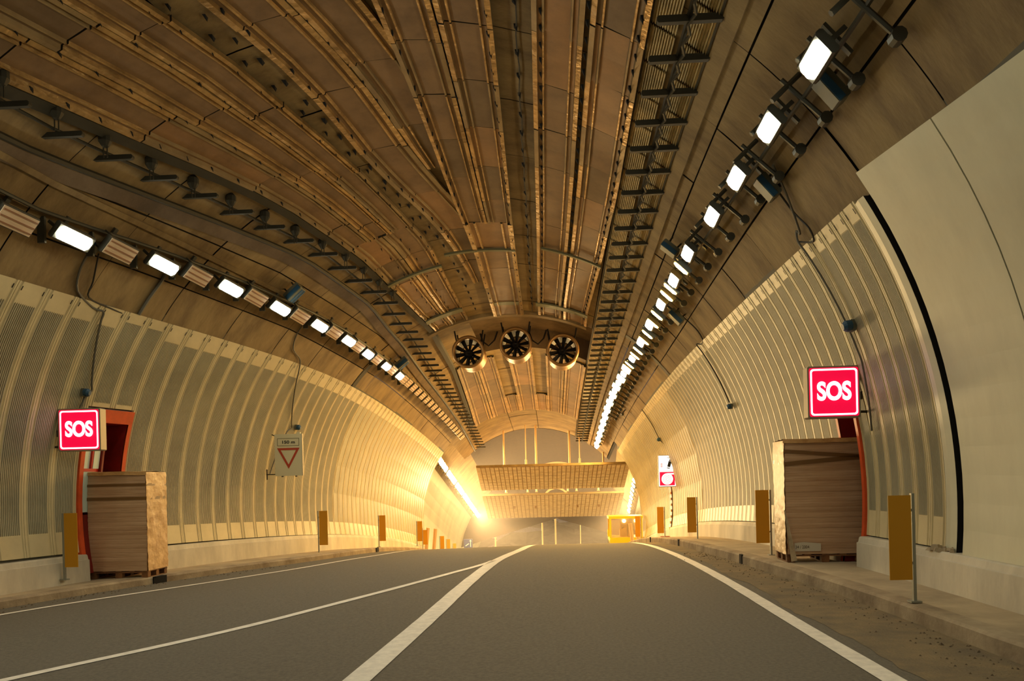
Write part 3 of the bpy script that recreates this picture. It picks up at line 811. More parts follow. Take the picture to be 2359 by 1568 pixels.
# bulkhead above the slabs, with arch mouldings and round duct mouths
b = MB(); cx, cz, R = circ2(74)
pts = [P2(74, -80+160*q/24, -.1) for q in range(25)]
b.add(pts+[Vector((0, 74, rd(74)+5.6))], [(q, q+1, 25) for q in range(24)], 'far_dark')
bk = tag(b.build('wall_back', origin=(0, 0, 0)), kind='structure')
def ring(X, D, z, r0, r1, a0, a1, m, nm, par):
    b = MB(); rows = []
    for q in range(25):
        a = R_(a0+(a1-a0)*q/24); c, s = math.sin(a), math.cos(a)
        rows.append([(X+c*r0, D, z+s*r0), (X+c*r0, D-.25, z+s*r0), (X+c*r1, D-.25, z+s*r1), (X+c*r1, D, z+s*r1)])
    b.grid(rows, m); b.build(nm, parent=par)
zb = rd(70)+6.1
ring(.1, 66, rd(66)+5.9, 3.2, 3.35, -70, 70, 'slab_joint', 'arch_moulding', bk)
ring(-2.6, 66, rd(66)+5.6, .8, .95, -100, 100, 'slab_joint', 'duct_rim', bk); ring(0, 66, rd(66)+6.0, 1.0, 1.15, -110, 110, 'slab_joint', 'duct_rim', bk); ring(2.6, 66, rd(66)+5.6, .8, .95, -100, 100, 'slab_joint', 'duct_rim', bk)
# crown floodlight box
o = empty('crown_flood', (-.21, 52.8, 4.95), 'wide pale floodlight with two side discs under the crown before the dark opening', 'floodlight')
b = MB(); b.bbox((0, 0, .25), (.62, .35, .30), 'box_grey', .1); local('body', b, o)
for s in (-1, 1):
    b = MB(); b.tube([(s*.48, -.06, .3), (s*.48, .06, .3)], .11, 'box_grey', 12); local('side_disc', b, o)
# poles beyond the slabs
for i, (X, lab) in enumerate(((-5.9, 'leftmost thin pole standing beyond the false ceiling'), (-1.4, 'second thin pole from the left beyond the false ceiling'), (-.15, 'third thin pole from the left beyond the false ceiling'), (2.2, 'rightmost thin pole standing beyond the false ceiling'))):
    b = MB(); b.tube([(X, 76, rd(76)-.2), (X, 76, -1.9)], .07 if i < 3 else .04, 'hanger', 8); b.box((X, 76, rd(76)+.05), (.3, .3, .1), 'hanger'); tag(b.build('pole'), lab, 'pole', 'poles beyond the false ceiling')
# ground and rocks in the open beyond the end
b = MB(); rows = []
rnd = random.Random(3)
for j in range(44):
    D = 86+j*2.2; r = []
    for i in range(46):
        X = -55+i*2.4; z = rd(86)-.4+interp(D, [(86, 0), (105, .2), (125, 4.5), (180, 16)])+(math.sin(X*.31+D*.17)*.7+math.sin(X*.83-D*.41)*.45+rnd.uniform(-.45, .45))*interp(D, [(86, 0), (96, .5), (120, 1)])+.04*X*interp(D, [(86, 0), (120, 1)])
        r.append((X, D, z))
    rows.append(r)
b.grid(rows, lambda i, j: 'snow' if (math.sin(j*.9+i*1.3)+math.sin(i*.5-j*.35)) > .85 else 'rock', flip=True)
tag(b.build('hillside', origin=(0, 0, 0)), kind='structure')

# ------------------------------------------------------------------ delineator posts
def post(X, D, h, pos, lab, flipside, z=None):
    side = -1 if X < 0 else 1
    g = gz(X, D)+(WH_L if X < 0 else WH_R) if z is None else z-1.22
    o = empty('marker_post', (X, D, g), lab, 'post', 'yellow marker boards along the kerbs')
    b = MB(); b.box((0, 0, .62), (.035, .05, 1.24), 'post_steel'); b.box((0, 0, .01), (.12, .12, .02), 'post_steel'); local('pole', b, o)
    b = MB(); b.box((-side*.155, -.03, .24+.5), (.25, .012, h), 'post_yellow'); local('board', b, o)
    for zz in (.45, 1.05):
        b = MB(); b.box((-side*.06, -.012, zz), (.14, .02, .03), 'post_steel'); local('clip', b, o)
post(4.04, 9.3, .96, 1, 'nearest yellow marker board on the right walkway, in front of the white ledge', 0, z=1.41)
post(4.03, 15.3, 1.0, 1, 'yellow marker board just left of the tall wrapped stack on the right', 0, z=1.35)
post(3.98, 22.9, 1.0, 1, 'third yellow marker board on the right, before the bend of the cladding', 0, z=1.02)
post(4.09, 30.6, 1.0, 1, 'yellow marker board below the hose and extinguisher sign', 0, z=.45)
post(4.07, 39, 1.0, 1, 'yellow marker board standing beside the yellow vehicle', 0, z=-.32)
post(-9.14, 14.3, 1.0, 1, 'nearest yellow marker board on the left, beside the left wrapped stack', 0, z=1.25)
post(-6.98, 23.0, 1.0, 1, 'second yellow marker board on the left walkway, beyond the triangle sign', 0, z=.87)
post(-6.96, 30.8, 1.0, 1, 'third yellow marker board along the left walkway', 0, z=.36)
post(-7.02, 39.6, 1.0, 1, 'fourth yellow marker board on the left, at the bright end of the cladding', 0, z=-.36)
post(-7.4, 43.5, .8, 1, 'small yellow marker board half hidden behind the fourth one on the left', 0, z=-.95)
for i, (X, D, zt_) in enumerate(((-7.56, 51, -1.94), (-7.78, 55.5, -2.49), (-8.0, 60.5, -3.2), (-8.2, 65.5, -4.0))):
    post(X, D, 1.0, 1, f'{ORD[i+1]} small yellow marker board past the leaning planks on the far left', 0, z=zt_)
# leaning planks far left and beside the vehicle
for X, D, lab in ((-7.3, 44.4, 'left plank of the leaning pair on the far left walkway'), (-7.0, 45.2, 'right plank of the leaning pair on the far left walkway'), (3.95, 42.6, 'left leaning plank in front of the yellow vehicle'), (4.3, 42.9, 'right leaning plank in front of the yellow vehicle')):
    b = MB(); s = 1 if X < 0 else -1
    g = gz(X, D)+WH_L; R3 = Matrix.Rotation(s*R_(6), 3, 'Y')
    b.box((X, D, g+.62+.3*(X < 0)), (.2, .06, 1.24), 'board_pink', R3); b.box((X-.02, D-.035, g+.62+.3*(X < 0)), (.03, .02, 1.2), 'slab_joint', R3)
    b.box((X, D, g+.05), (.26, .3, .1+.2*(X < 0)), 'machine_dark')
    tag(b.build('leaning_plank'), lab, 'plank', 'leaning planks near the crest')

# ------------------------------------------------------------------ signs
def text_mesh(txt, size, m, extr=.004, off=0.0, space=1.0):
    cu = bpy.data.curves.new('lettering', 'FONT'); cu.body = txt; cu.size = size; cu.extrude = extr; cu.offset = off; cu.align_x = 'CENTER'; cu.align_y = 'CENTER'; cu.space_character = space
    t = bpy.data.objects.new('lettering', cu); C.objects.link(t); bpy.context.view_layer.update()
    me = bpy.data.meshes.new_from_object(t.evaluated_get(bpy.context.evaluated_depsgraph_get())); bpy.data.objects.remove(t)
    me.materials.clear(); me.materials.append(M[m]); return me
def letter(parent, me, loc, sc=(1, 1, 1), name='lettering', roll=0):
    o = bpy.data.objects.new(name, me); C.objects.link(o); o.parent = parent; o.location = loc; o.rotation_euler = (R_(90), roll, 0); o.scale = sc; return o
def rrect(w_, h_, r, y, n=6):
    pts = []
    for cx, cz, a0 in ((w_/2-r, h_/2-r, 0), (-w_/2+r, h_/2-r, 90), (-w_/2+r, -h_/2+r, 180), (w_/2-r, -h_/2+r, 270)):
        for q in range(n+1):
            a = R_(a0+90*q/n); pts.append((cx+r*math.cos(a), y, cz+r*math.sin(a)))
    return pts
def frame_ring(w_, h_, r, t, y, m, zc=0):
    b = MB(); a = rrect(w_, h_, r, y); c = rrect(w_-2*t, h_-2*t, max(.005, r-t*.6), y); n = len(a)
    b.add([(p[0], p[1], p[2]+zc) for p in a+c], [(i, (i+1) % n, (i+1) % n+n, i+n) for i in range(n)], m); return b
SOS = text_mesh('SOS', .38, 'sign_white', .004, .012, 1.0)
def sos(X, D, z, w_, h_, side, lab, rz):
    o = empty('emergency_sign', (X, D, z-h_/2), lab, 'sign', None, (0, 0, rz))
    b = MB(); b.bbox((0, .10, h_/2), (w_+.03, .2, h_+.03), 'sign_frame', .02); local('case', b, o)
    b = MB(); b.add(rrect(w_-.02, h_-.02, .03, -.003), [tuple(reversed(range(28)))], 'sign_red'); q = local('face', b, o); q.location = (0, 0, h_/2)
    q = local('border', frame_ring(w_-.055, h_-.055, .05, .026, -.008, 'sign_white'), o); q.location = (0, 0, h_/2)
    q = letter(o, SOS, (0, -.012, h_/2-.0), (.78, 1.02, 1)); q['label'] = 'white lettering SOS'
    b = MB(); s = side
    b.tube([(s*(w_/2), .1, h_*.88), (s*(w_/2+.28), .15, h_*.88)], .018, 'steel_dark', 6); b.tube([(s*(w_/2), .1, h_*.1), (s*(w_/2+.26), .15, h_*.1)], .022, 'steel_dark', 6)
    b.box((s*(w_/2+.25), .15, h_*.5), (.03, .05, h_*.95), 'steel_dark')
    local('bracket', b, o)
    b = MB(); b.box((s*(w_/2+.04), .05, h_*.42), (.03, .06, .12), 'steel_dark'); local('latch', b, o)
    return o
sos(4.30, 12.5, 2.915, .765, .77, 1, 'right lit red SOS sign above the tall wrapped stack', 0)
sos(-8.795, 14.3, 2.81, .77, .76, -1, 'left lit red SOS sign beside the orange door recess', R_(2))
# triangle sign
o = empty('give_way_sign', (-7.11, 20.9, 1.92), 'unlit grey sign panel with 150 m and a red triangle on the left wall', 'sign')
b = MB(); b.box((0, .05, .6), (.80, .08, 1.2), 'sign_panel_grey'); b.box((.30, .05, 1.22), (.1, .06, .06), 'sign_panel_grey'); local('panel', b, o)
for zc, ww, hh, nm in ((.97, .64, .22, 'plate_outline'),):
    q = local(nm, frame_ring(ww, hh, .01, .012, .004, 'sign_panel_line'), o); q.location = (0, 0, zc)
b = MB(); out = [(-.33, .80), (.33, .80), (0, .20)]; inn = [(-.225, .74), (.225, .74), (0, .325)]
b.add([(x, .004, z) for x, z in out+inn], [(0, 3, 4, 1), (1, 4, 5, 2), (2, 5, 3, 0)], 'sign_rust_red'); local('triangle', b, o)
letter(o, text_mesh('150 m', .15, 'sign_ink', .003, .002), (0, .004, .965), (1.05, .8, 1))['label'] = 'black lettering 150 m'
b = MB()
for z in (.05, ): b.tube([(-.40, .08, z), (-.70, .12, z)], .015, 'steel_dark', 6)
b.tube([(-.68, .12, -.1), (-.68, .12, .2)], .02, 'steel_dark', 6); b.tube([(-.40, .08, 1.15), (-.52, .15, 1.2)], .015, 'steel_dark', 6); b.tube([(-.2, .05, 0), (-.2, .05, -.03)], .03, 'steel_dark', 6); b.tube([(.2, .05, 0), (.2, .05, -.03)], .03, 'steel_dark', 6); local('bracket', b, o)
b = MB(); b.box((.405, .05, .6), (.01, .1, 1.2), 'sign_frame'); local('edge_trim', b, o); o.scale = (.93, .93, .93)
# extinguisher and hose sign
zI = 1.83-.64
o = empty('hose_sign', (4.565, 33, zI), 'lit two-part sign, black extinguisher on white above a white hose coil on red', 'sign')
b = MB(); b.bbox((0, .08, .645), (.72, .16, 1.31), 'sign_frame', .02); local('case', b, o)
b = MB(); b.add([(-.34, -.004, .65), (.34, -.004, .65), (.34, -.004, 1.28), (-.34, -.004, 1.28)], [(0, 1, 2, 3)], 'sign_white_soft'); local('white_face', b, o)
b = MB(); b.add([(-.34, -.004, .02), (.34, -.004, .02), (.34, -.004, .64), (-.34, -.004, .64)], [(0, 1, 2, 3)], 'sign_white_soft'); local('red_face_border', b, o)
b = MB(); b.add([(-.305, -.007, .055), (.305, -.007, .055), (.305, -.007, .61), (-.305, -.007, .61)], [(0, 1, 2, 3)], 'sign_red'); local('red_face', b, o)
b = MB(); R3 = Matrix.Rotation(R_(16), 3, 'Y')
for c, sz in (((.0, 0, 0), (.12, .004, .24)), ((0, 0, .155), (.10, .004, .05)), ((0, 0, .20), (.05, .004, .03)), ((-.06, 0, .235), (.20, .004, .018)), ((.0, 0, -.17), (.12, .004, .03))):
    v = R3 @ Vector((c[0], 0, c[2])); b.box((.10+v.x, -.008, .93+v.z), sz, 'sign_ink', R3)
local('extinguisher_symbol', b, o)
b = MB()
for q in range(5): b.box((-.22, -.008, .82+q*.035), (.07+.02*(q % 2), .003, .018), 'sign_red')
local('small_mark', b, o)
b = MB(); n = 28
b.add([(.235*math.cos(2*math.pi*q/n), -.009, .32+.235*math.sin(2*math.pi*q/n)) for q in range(n)], [tuple(range(n))], 'sign_white_soft')
b.box((.14, -.009, .53), (.27, .002, .06), 'sign_white_soft')
local('hose_coil', b, o)
b = MB(); pts = []
for q in range(70):
    a = q*.27; r = .02+q*.0027; pts.append((r*math.cos(a), -.012, .32+r*math.sin(a)))
b.tube(pts, .006, 'sign_red', 4); local('coil_line', b, o)
b = MB(); b.tube([(.36, .08, .1), (.44, .1, .1)], .02, 'steel_dark', 6); b.tube([(.36, .08, 1.2), (.44, .1, 1.25)], .02, 'steel_dark', 6); local('bracket', b, o)
# small blue arrow sign far left
o = empty('direction_sign', (-7.42, 66, -4.06), 'small dark blue board with white arrows at the far end of the left wall', 'sign')
b = MB(); b.box((0, .04, .4), (.72, .06, .72), 'sign_blue'); b.box((0, .04, .02), (.06, .06, .1), 'sign_frame'); local('panel', b, o)
b = MB(); b.box((.2, 0, .38), (.05, .01, .5), 'white_paint_line'); b.add([(.1, -.005, .58), (.3, -.005, .58), (.2, -.005, .72)], [(0, 1, 2)], 'white_paint_line'); b.box((-.08, 0, .3), (.34, .01, .06), 'white_paint_line', Matrix.Rotation(-.6, 3, 'Y')); local('arrow', b, o)

# ------------------------------------------------------------------ door recesses
def recess(side, N, nm, lab):
    D0, D1 = N; mid_ = (D0+D1)/2
    wx = lambda D, z: wallX(side, D, z, .06)
    g = gz(side*9, mid_)+(.14 if side < 0 else .18)
    ztop = 3.28
    root = tag(MB.build(MB(), nm, origin=(0, 0, 0)), kind='structure')
    dp = 1.0
    # frame: header and two jambs following the wall
    b = MB(); fw = .10; fh = .26 if side < 0 else .12
    b.grid([[(wx(D, z)-side*.03, D, z) for D in fr(D0, D1, .4)] for z in (ztop-fh, ztop)], 'frame_orange', flip=(side < 0))
    b.grid([[(wx(D, ztop)-side*.03, D, ztop) for D in fr(D0, D1, .4)], [(wx(D, ztop)+side*.1, D, ztop+.02) for D in fr(D0, D1, .4)]], 'frame_orange', flip=(side < 0))
    b.grid([[(wx(D, ztop-fh)-side*.03, D, ztop-fh) for D in fr(D0, D1, .4)], [(wx(D, ztop-fh)+side*dp, D, ztop-fh) for D in fr(D0, D1, .4)]], 'door_red', flip=(side > 0))
    b.build('header', parent=root)
    for Da, Db, q in ((D0, D0+fw, 0), (D1-fw, D1, 1)):
        b = MB(); zs = [g+(ztop-fh-g)*t/10 for t in range(11)]
        b.grid([[(wx(Da, z)-side*.03, Da, z), (wx(Db, z)-side*.03, Db, z)] for z in zs], 'frame_orange')
        D = Db if q == 0 else Da
        b.grid([[(wx(D, z)-side*.0, D, z), (wx(D, z)+side*dp, D, z)] for z in zs], 'door_red_dark')
        D = Da if q == 0 else Db
        b.grid([[(wx(D, z)-side*.03, D, z), (wx(D, z)+side*.15, D, z)] for z in zs], 'frame_orange')
        b.build('jamb', parent=root)
    # back wall with glazed door
    xb = (wx(mid_, 1.5)+side*dp*.85)
    b = MB(); b.box((xb+side*.03, mid_, (g+ztop)/2), (.06, D1-D0, ztop-g), 'door_red_dark'); b.build('back_panel', parent=root)
    if side < 0:
        Dm = D0+.62
        def leaf(ya, yb, za, zb_, m, nm, th=.03, off=0):
            b = MB(); zz = (za+zb_)/2; n = max(1, int((zb_-za)/.3)); rows = []
            for q in range(n+1):
                z = za+(zb_-za)*q/n; x0 = wx((ya+yb)/2, z)-.05+off
                rows.append([(x0-th, ya, z), (x0, ya, z), (x0, yb, z), (x0-th, yb, z), (x0-th, ya, z)])
            b.grid(rows, m); b.grid([[rows[0][0], rows[0][1]], [rows[0][3], rows[0][2]]], m); b.grid([[rows[-1][0], rows[-1][1]], [rows[-1][3], rows[-1][2]]], m); b.build(nm, parent=root)
        leaf(D0+.12, Dm, .05, 1.2, 'door_red_dark', 'door_leaf')
        leaf(D0+.12, Dm, 1.25, 2.05, 'pane_teal', 'pane')
        leaf(D0+.12, D0+.36, 2.11, 2.6, 'pane_teal', 'pane'); leaf(D0+.40, Dm-.02, 2.11, 2.6, 'pane_teal', 'pane')
        leaf(D0+.10, Dm+.02, 2.05, 2.11, 'door_red', 'door_rail', .05, .015); leaf(D0+.355, D0+.405, 2.11, 2.6, 'door_red', 'door_mullion', .05, .015); leaf(D0+.10, Dm+.02, 2.6, 2.7, 'door_red', 'door_rail', .05, .015); leaf(Dm, Dm+.06, .05, 2.7, 'door_red_dark', 'door_stile', .05, .015)
    return root
recess(-1, NL, 'door_1', ''); recess(1, NR, 'door_2', '')
# thin fire-point recess strip by the hose sign on the right wall
b = MB(); 
for z0, z1, m in ((-.9, .9, 'door_red_dark'), (.9, 1.9, 'frame_orange')):
    b.grid([[(wallX(1, D, z0+(z1-z0)*t/6-.1, .09), D, z0+(z1-z0)*t/6-.1) for D in (34.2, 34.9)] for t in range(7)], m)
for t in range(7): b.box((wallX(1, 34.2, -.6+.25*t, .12), 34.3, -.6+.25*t), (.04, .1, .1), 'slab_concrete')
b.box((wallX(1, 34.1, -1.0, .2), 34.1, -1.0), (.5, .3, .16), 'door_red_dark')
tag(b.build('fire_point'), 'narrow dark red fire point cabinet in the wall behind the hose sign', 'cabinet')

# ------------------------------------------------------------------ wrapped stacks on pallets
def stack(X0, X1, D, dep, H_, z, rz, side, lab1, lab2):
    w_ = X1-X0; cx = (X0+X1)/2
    rot = (0, 0, rz)
    p = empty('pallet', (cx, D+dep/2, z), lab2, 'pallet', None, rot)
    for k in range(3):
        b = MB(); b.box((0, -dep/2+.05+k*(dep-.1)/2, .135-.015), (w_, .1, .022), 'pallet_wood'); local('deck_board', b, p)
    for k in range(5):
        b = MB(); b.box((-w_/2+.06+k*(w_-.12)/4, 0, .135), (.11, dep, .02), 'pallet_wood'); local('deck_board', b, p)
    for i in range(3):
        for j in range(3):
            b = MB(); b.box((-w_/2+.07+i*(w_-.14)/2, -dep/2+.06+j*(dep-.12)/2, .066), (.13, .11, .085), 'pallet_wood'); local('block', b, p)
    for i in range(3):
        b = MB(); b.box((-w_/2+.07+i*(w_-.14)/2, 0, .012), (.11, dep, .022), 'pallet_wood'); local('bottom_board', b, p)
    o = empty('wrapped_stack', (cx, D+dep/2, z+.147), lab1, 'stack', None, rot)
    rnd = random.Random(int(D*10)); n = 22; h = (H_-.15)/n
    for k in range(n):
        s_ = 1+.0*(k/n)+(.035*math.sin(k/n*2.6)); dx = rnd.uniform(-.004, .004); dy = rnd.uniform(-.004, .004)
        a = MB(); hw, hd = w_/2*(.965+.035*min(1, k/6))*(1.0 if k < n-4 else .99), dep/2
        z0, z1 = k*h, (k+1)*h-.0005
        c = .003
        ring_ = lambda e, zz: [(-hw+e+dx, -hd+e+dy, zz), (hw-e+dx, -hd+e+dy, zz), (hw-e+dx, hd-e+dy, zz), (-hw+e+dx, hd-e+dy, zz)]
        vsx = ring_(c, z0)+ring_(0, z0+h*.25)+ring_(0, z1-h*.25)+ring_(c, z1)
        a.add(vsx, [(3, 2, 1, 0), (12, 13, 14, 15)], 'cardboard')
        for l in range(3):
            for q in range(4):
                m = 'cardboard' if q in (0, 2) else 'cardboard_side'
                a.mats  # keep order
                base = [l*4+q, l*4+(q+1) % 4, (l+1)*4+(q+1) % 4, (l+1)*4+q]
                a.f.append(base); a.m.append(a.mi(m))
        local('board_layer', a, o)
    # tape bands and the loosened film at the corners
    hw, hd = w_/2+.014, dep/2+.014
    for zz, tilt, hh in (((H_-.15)*.80, .05, .07), ((H_-.15)*.86, -.06, .06)) if side > 0 else (((H_-.15)*.86, .0, .05), ((H_-.15)*.72, .0, .06)):
        b = MB(); pts0 = [(-hw, -hd, zz-tilt), (hw, -hd, zz+tilt), (hw, hd, zz), (-hw, hd, zz)]
        b.add(pts0+[(x, y, q+hh) for x, y, q in pts0], [(i, (i+1) % 4, (i+1) % 4+4, i+4) for i in range(4)], 'tape_brown'); local('tape_band', b, o)
    b = MB(); xx = hw*(1 if side < 0 else -1); rows = []
    for k in range(31):
        zz = (H_-.15)*k/30; rows.append([(xx+rnd.uniform(-.006, .009)*(-1 if side > 0 else 1)*1, -hd+(dep+.028)*j/8, zz) for j in range(9)])
    b.grid(rows, 'cardboard_side', flip=side > 0); q = local('crumpled_film', b, o, True); q['label'] = 'crumpled translucent wrapping film'
    b = MB(); rows = []     # cap sheet with drooping edge
    for i in range(7):
        rows.append([(-hw-.01+(2*hw+.02)*j/8, -hd-.01+(2*hd+.02)*i/6, H_-.15+.006+rnd.uniform(0, .02)) for j in range(9)])
    b.grid(rows, 'cardboard_side')
    b.grid([[(x, y, z_-.07) for x, y, z_ in rows[0]], rows[0]], 'cardboard_side')
    local('cap_sheet', b, o)
    if side > 0:
        b = MB(); b.add([(-w_*.40, -hd-.006, .05), (-w_*.06, -hd-.006, .05), (-w_*.06, -hd-.006, .18), (-w_*.28, -hd-.006, .205), (-w_*.40, -hd-.006, .19)], [(0, 1, 2, 3, 4)], 'paper_label'); local('paper_label', b, o)
        letter(o, text_mesh('34 / 2004', .075, 'ink_grey', .001), (-w_*.30, -hd-.009, .12), (.8, 1, 1))
        b = MB(); b.add([(-hw-.02, -hd-.02, .75), (-hw+.0, -hd-.03, .75), (-hw+.17, -hd-.05, -.10), (-hw+.07, -hd-.06, -.12)], [(0, 1, 2, 3)], 'film'); local('loose_film', b, o)
    return o
zR = gz(4, 13.9)+WH_R
stack(3.90, 5.17, 13.72, .8, 2.08, zR, R_(-3), 1, 'tall film-wrapped stack of boards with a paper label, right side under the sign', 'wooden pallet under the tall wrapped stack on the right walkway')
stack(-9.28, -8.08, 15.3, .78, 2.10, gz(-8.4, 15.6)+WH_L-.0, 0, -1, 'bulky film-wrapped stack of boards before the door recess on the left', 'wooden pallet under the wrapped stack on the left walkway')

# ------------------------------------------------------------------ wall boxes, speakers, cables
def onwall(side, D, z, ins=.06): return Vector((wallX(side, D, z, ins), D, z))
for side, D, z, s, lab in ((1, 12.1, 3.85, 1, 'small blue-faced box on the right cladding above the SOS sign'), (1, 20.6, 3.4, .8, 'small grey box high on the right cladding midway along'), (1, 33.2, 3.15, .9, 'small dark box above the hose sign'), (-1, 14.75, 3.55, .9, 'small blue-faced box on the left cladding above the SOS sign'), (-1, 22.9, 3.35, .9, 'small blue box above the triangle sign')):
    p = onwall(side, D, z, .08); o = empty('sensor_box', p, lab, 'box')
    b = MB(); b.bbox((-side*.02, 0, 0), (.10*s, .14*s, .17*s), 'box_grey', .02); local('case', b, o)
    b = MB(); b.tube([(-side*(.04), -.02, 0), (-side*.12*s, -.03, -.01), (-side*.16*s, -.03, -.02)], [.085*s, .085*s, .05*s], 'box_blue', 12); local('blue_face', b, o)
for D, th, ins, sz, lab, side in ((9.1, 50.9, .16, .85, 'long grey box with a blue front beside the first white lamp on the right', 1), (11.9, 50.9, .16, .85, 'grey box with a blue front between third and fourth right lamps', 1), (16.6, 41.3, .22, .85, 'grey box left of the right lamp row near the first orange lamps', 1), (19.9, 47.3, .2, .9, 'dark blue fronted box right of the right lamp row further in', 1),
                                 (18.6, -40.2, .25, 1, 'blue striped louvre box on the left haunch above the lamp row', -1), (27.2, -38.0, .25, 1.1, 'second louvre box on the left haunch nearer the fans', -1), (13.4, -50.5, .1, .5, 'tiny blue box under the first unlit lamp on the left', -1)):
    o = empty('signal_box', P(D, th, ins), lab, 'box', None, frame_rot(D, th, 1))
    b = MB(); b.bbox((0, 0, 0), (.46*sz, .26*sz, .20*sz), 'box_grey', .02); local('case', b, o)
    b = MB(); b.box((0, -.135*sz, .03), (.42*sz, .012, .10*sz), 'box_blue'); 
    if side < 0 and sz > .6: b.box((0, 0, .105*sz), (.40*sz, .07, .012), 'box_blue'); b.box((0, .1*sz, .105*sz), (.40*sz, .04, .012), 'box_blue')
    local('blue_front', b, o)
    b = MB(); b.tube([(.1, 0, -.08), (.12, 0, -.3)], .02, 'steel_dark', 6); b.tube([(-.1, 0, -.08), (-.12, 0, -.3)], .02, 'steel_dark', 6); local('bracket', b, o)
def cable(pts, r, m, lab):
    pts = [Vector(p) for p in pts]; q = [pts[0]]+pts+[pts[-1]]; sm = []
    for i in range(1, len(q)-2):
        for t in (0, .25, .5, .75):
            a, b_, c, d = q[i-1:i+3]; sm.append(.5*((2*b_)+(c-a)*t+(2*a-5*b_+4*c-d)*t*t+(3*b_-a-3*c+d)*t**3))
    b = MB(); b.tube(sm+[pts[-1]], r, m, 6); tag(b.build('cable'), lab, 'cable')
def arcpts(side, Da, Db, z0, z1, n, ins=.1): return [onwall(side, Da+(Db-Da)*q/n, z0+(z1-z0)*q/n, ins) for q in range(n+1)]
cable([P(11.4, 50, .12), P(11.8, 53, .06), P(12.2, 57, .06), onwall(1, 12.3, 5.35, .05)]+arcpts(1, 12.35, 12.2, 5.2, 3.4, 12)+arcpts(1, 12.2, 12.45, 3.3, 2.3, 5), .017, 'cable_grey', 'grey cable running from the right lamp row down to the SOS sign')
cable([P(11.9, 52, .08), P(12.0, 55, .05), P(11.9, 57.5, .05), P(12.0, 59, .06), onwall(1, 12.35, 5.2, .08)], .015, 'cable_black', 'dark cable kinking beside the grey one at the top of right cladding')
cable([P(19.9, 48, .08), P(19.9, 52, .04), P(20.0, 54.5, .04), P(20.3, 55, .05)]+arcpts(1, 20.5, 20.6, 5.0, 3.5, 9), .017, 'cable_black', 'dark cable from a ceiling box down to the midway right wall box')
cable([P(13.4, -51, .08), P(13.5, -54, .04), P(13.7, -57, .04), P(14.2, -58.6, .05)]+arcpts(-1, 14.4, 14.9, 5.0, 3.6, 10)+arcpts(-1, 14.8, 14.55, 3.5, 2.5, 5), .022, 'cable_grey', 'grey cable running down the left cladding to the SOS sign')
cable([P(13.6, -51, .08), P(13.9, -55, .04), P(14.0, -57.4, .05), P(14.6, -57.8, .05), P(14.9, -57.9, .04)], .016, 'cable_black', 'dark cable branching off above the left cladding')
cable([P(15.1, -47.8, .1), P(15.3, -50, .04), P(15.3, -54, .04), P(15.3, -57.2, .04)], .035, 'cable_grey', 'thick grey conduit from the second left lamp down to the cladding')
cable([P(20.2, -44, .08), P(20.4, -48, .03), P(20.7, -51.5, .04), P(21.3, -53, .05)]+arcpts(-1, 21.5, 22.6, 4.8, 3.3, 10)+arcpts(-1, 22.4, 21.9, 3.2, 2.0, 5), .018, 'cable_grey', 'thin cable running down the left cladding to the triangle sign')
cable([onwall(1, 33.0, 4.4, .09), onwall(1, 33.1, 3.8, .09), onwall(1, 33.2, 3.1, .09), (4.95, 33.1, 2.5)], .02, 'cable_grey', 'short cable dropping to the hose sign')

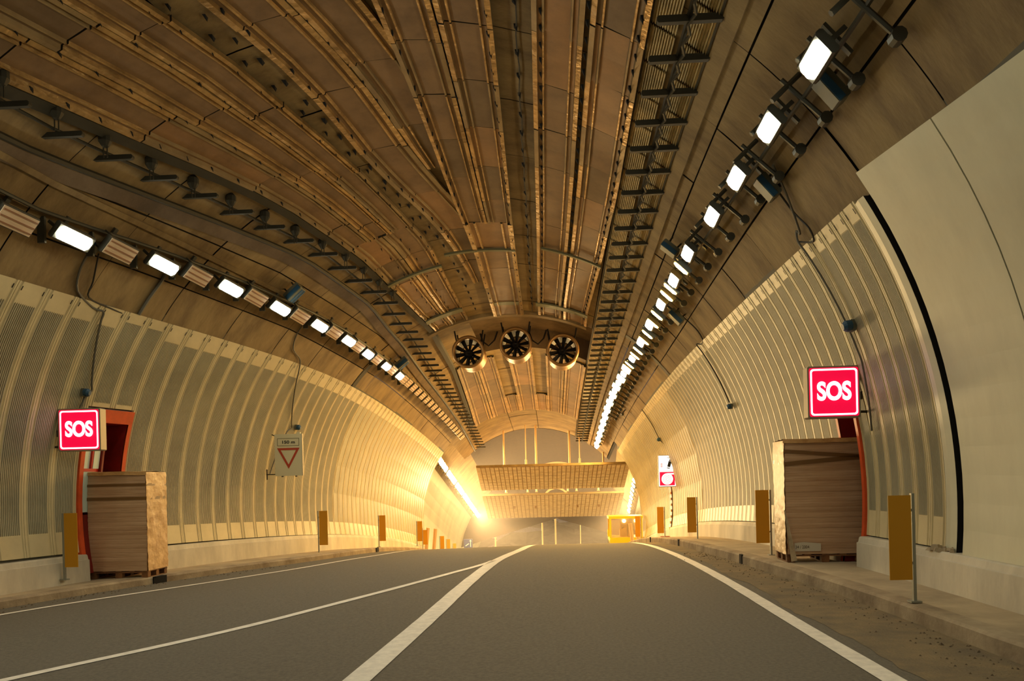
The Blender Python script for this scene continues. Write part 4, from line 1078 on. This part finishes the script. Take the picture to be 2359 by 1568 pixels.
# ------------------------------------------------------------------ yellow vehicle
Dv = 44.5; zv = gz(3.7, Dv)+.1
o = empty('roller_vehicle', (3.82, Dv, zv), 'yellow construction vehicle with an open cab beyond the crest on the right', 'vehicle')
b = MB(); b.bbox((0, .9, .35), (1.8, 1.8, .62), 'machine_yellow', .08); b.box((-.1, -.02, .2), (1.4, .04, .04), 'machine_dark'); local('body', b, o)
b = MB(); b.box((0, .7, 1.78), (1.9, 1.4, .14), 'machine_yellow'); local('roof', b, o)
for s in (-1, 1):
    for y in (.06, 1.35):
        b = MB(); b.box((s*.86, y, 1.18), (.10, .08, 1.12), 'machine_yellow'); local('cab_pillar', b, o)
b = MB(); b.box((-.02, .08, 1.18), (1.6, .02, 1.05), 'glass_tint'); local('windscreen', b, o)
b = MB(); b.bbox((.05, .8, .9), (.7, .5, .5), 'cardboard_side', .06); b.box((.05, 1.0, 1.25), (.6, .12, .5), 'cardboard_side'); local('seat', b, o)
for s in (-.1, .55):
    b = MB(); b.tube([(s, .0, 1.58), (s, .06, 1.58)], .10, 'headlamp', 14); local('work_light', b, o)
b = MB(); b.tube([(-.72+.5, .3, 1.15), (-.1, .32, 1.2)], .03, 'machine_dark', 6); b.tube([(.1, .35, .7), (.12, .35, 1.4)], .03, 'machine_dark', 6); local('lever', b, o)
b = MB(); b.box((-1.0, .0, .95), (.06, .1, .35), 'machine_yellow'); local('mirror', b, o)
for s in (-1, 1):
    b = MB(); b.tube([(s*.55, .5, .15), (s*.9, .5, .15)], .36, 'machine_dark', 18); local('wheel', b, o)
    b = MB(); b.tube([(s*.55, 1.5, .15), (s*.9, 1.5, .15)], .36, 'machine_dark', 18); local('wheel', b, o)

# small security camera on the right vault near the end
o = empty('security_camera', P(36.5, 47, .25), 'small dark camera on a bracket near the far right end of the vault', 'camera')
b = MB(); b.bbox((0, 0, 0), (.12, .34, .12), 'steel_dark', .02); local('body', b, o)
b = MB(); b.tube([(0, .05, .05), (.18, .05, .25)], .025, 'steel_dark', 6); local('bracket', b, o)

# ------------------------------------------------------------------ added fill light beyond the crest, and haze
SOD = (1, .62, .25)
area((-5.2, 50.5, .6), (-8.2, 47.5, -1.2), .5, .5, 380, (1, .66, .30))

# haze in the far stretch
b = MB(); b.box((0, 71, -1.5), (60, 38, 22), 'far_dark')
hz = b.build('haze'); hm = bpy.data.materials.new('haze'); hm.use_nodes = True; nt = hm.node_tree; nt.nodes.clear()
out_ = nt.nodes.new('ShaderNodeOutputMaterial'); vsn = nt.nodes.new('ShaderNodeVolumeScatter'); vsn.inputs['Color'].default_value = (1, .86, .72, 1); vsn.inputs['Density'].default_value = .009; vsn.inputs['Anisotropy'].default_value = .3
nt.links.new(vsn.outputs[0], out_.inputs['Volume']); hz.data.materials.clear(); hz.data.materials.append(hm)
tag(hz, 'glowing dust haze hanging in the far stretch beyond the crest', 'haze', kind='stuff')
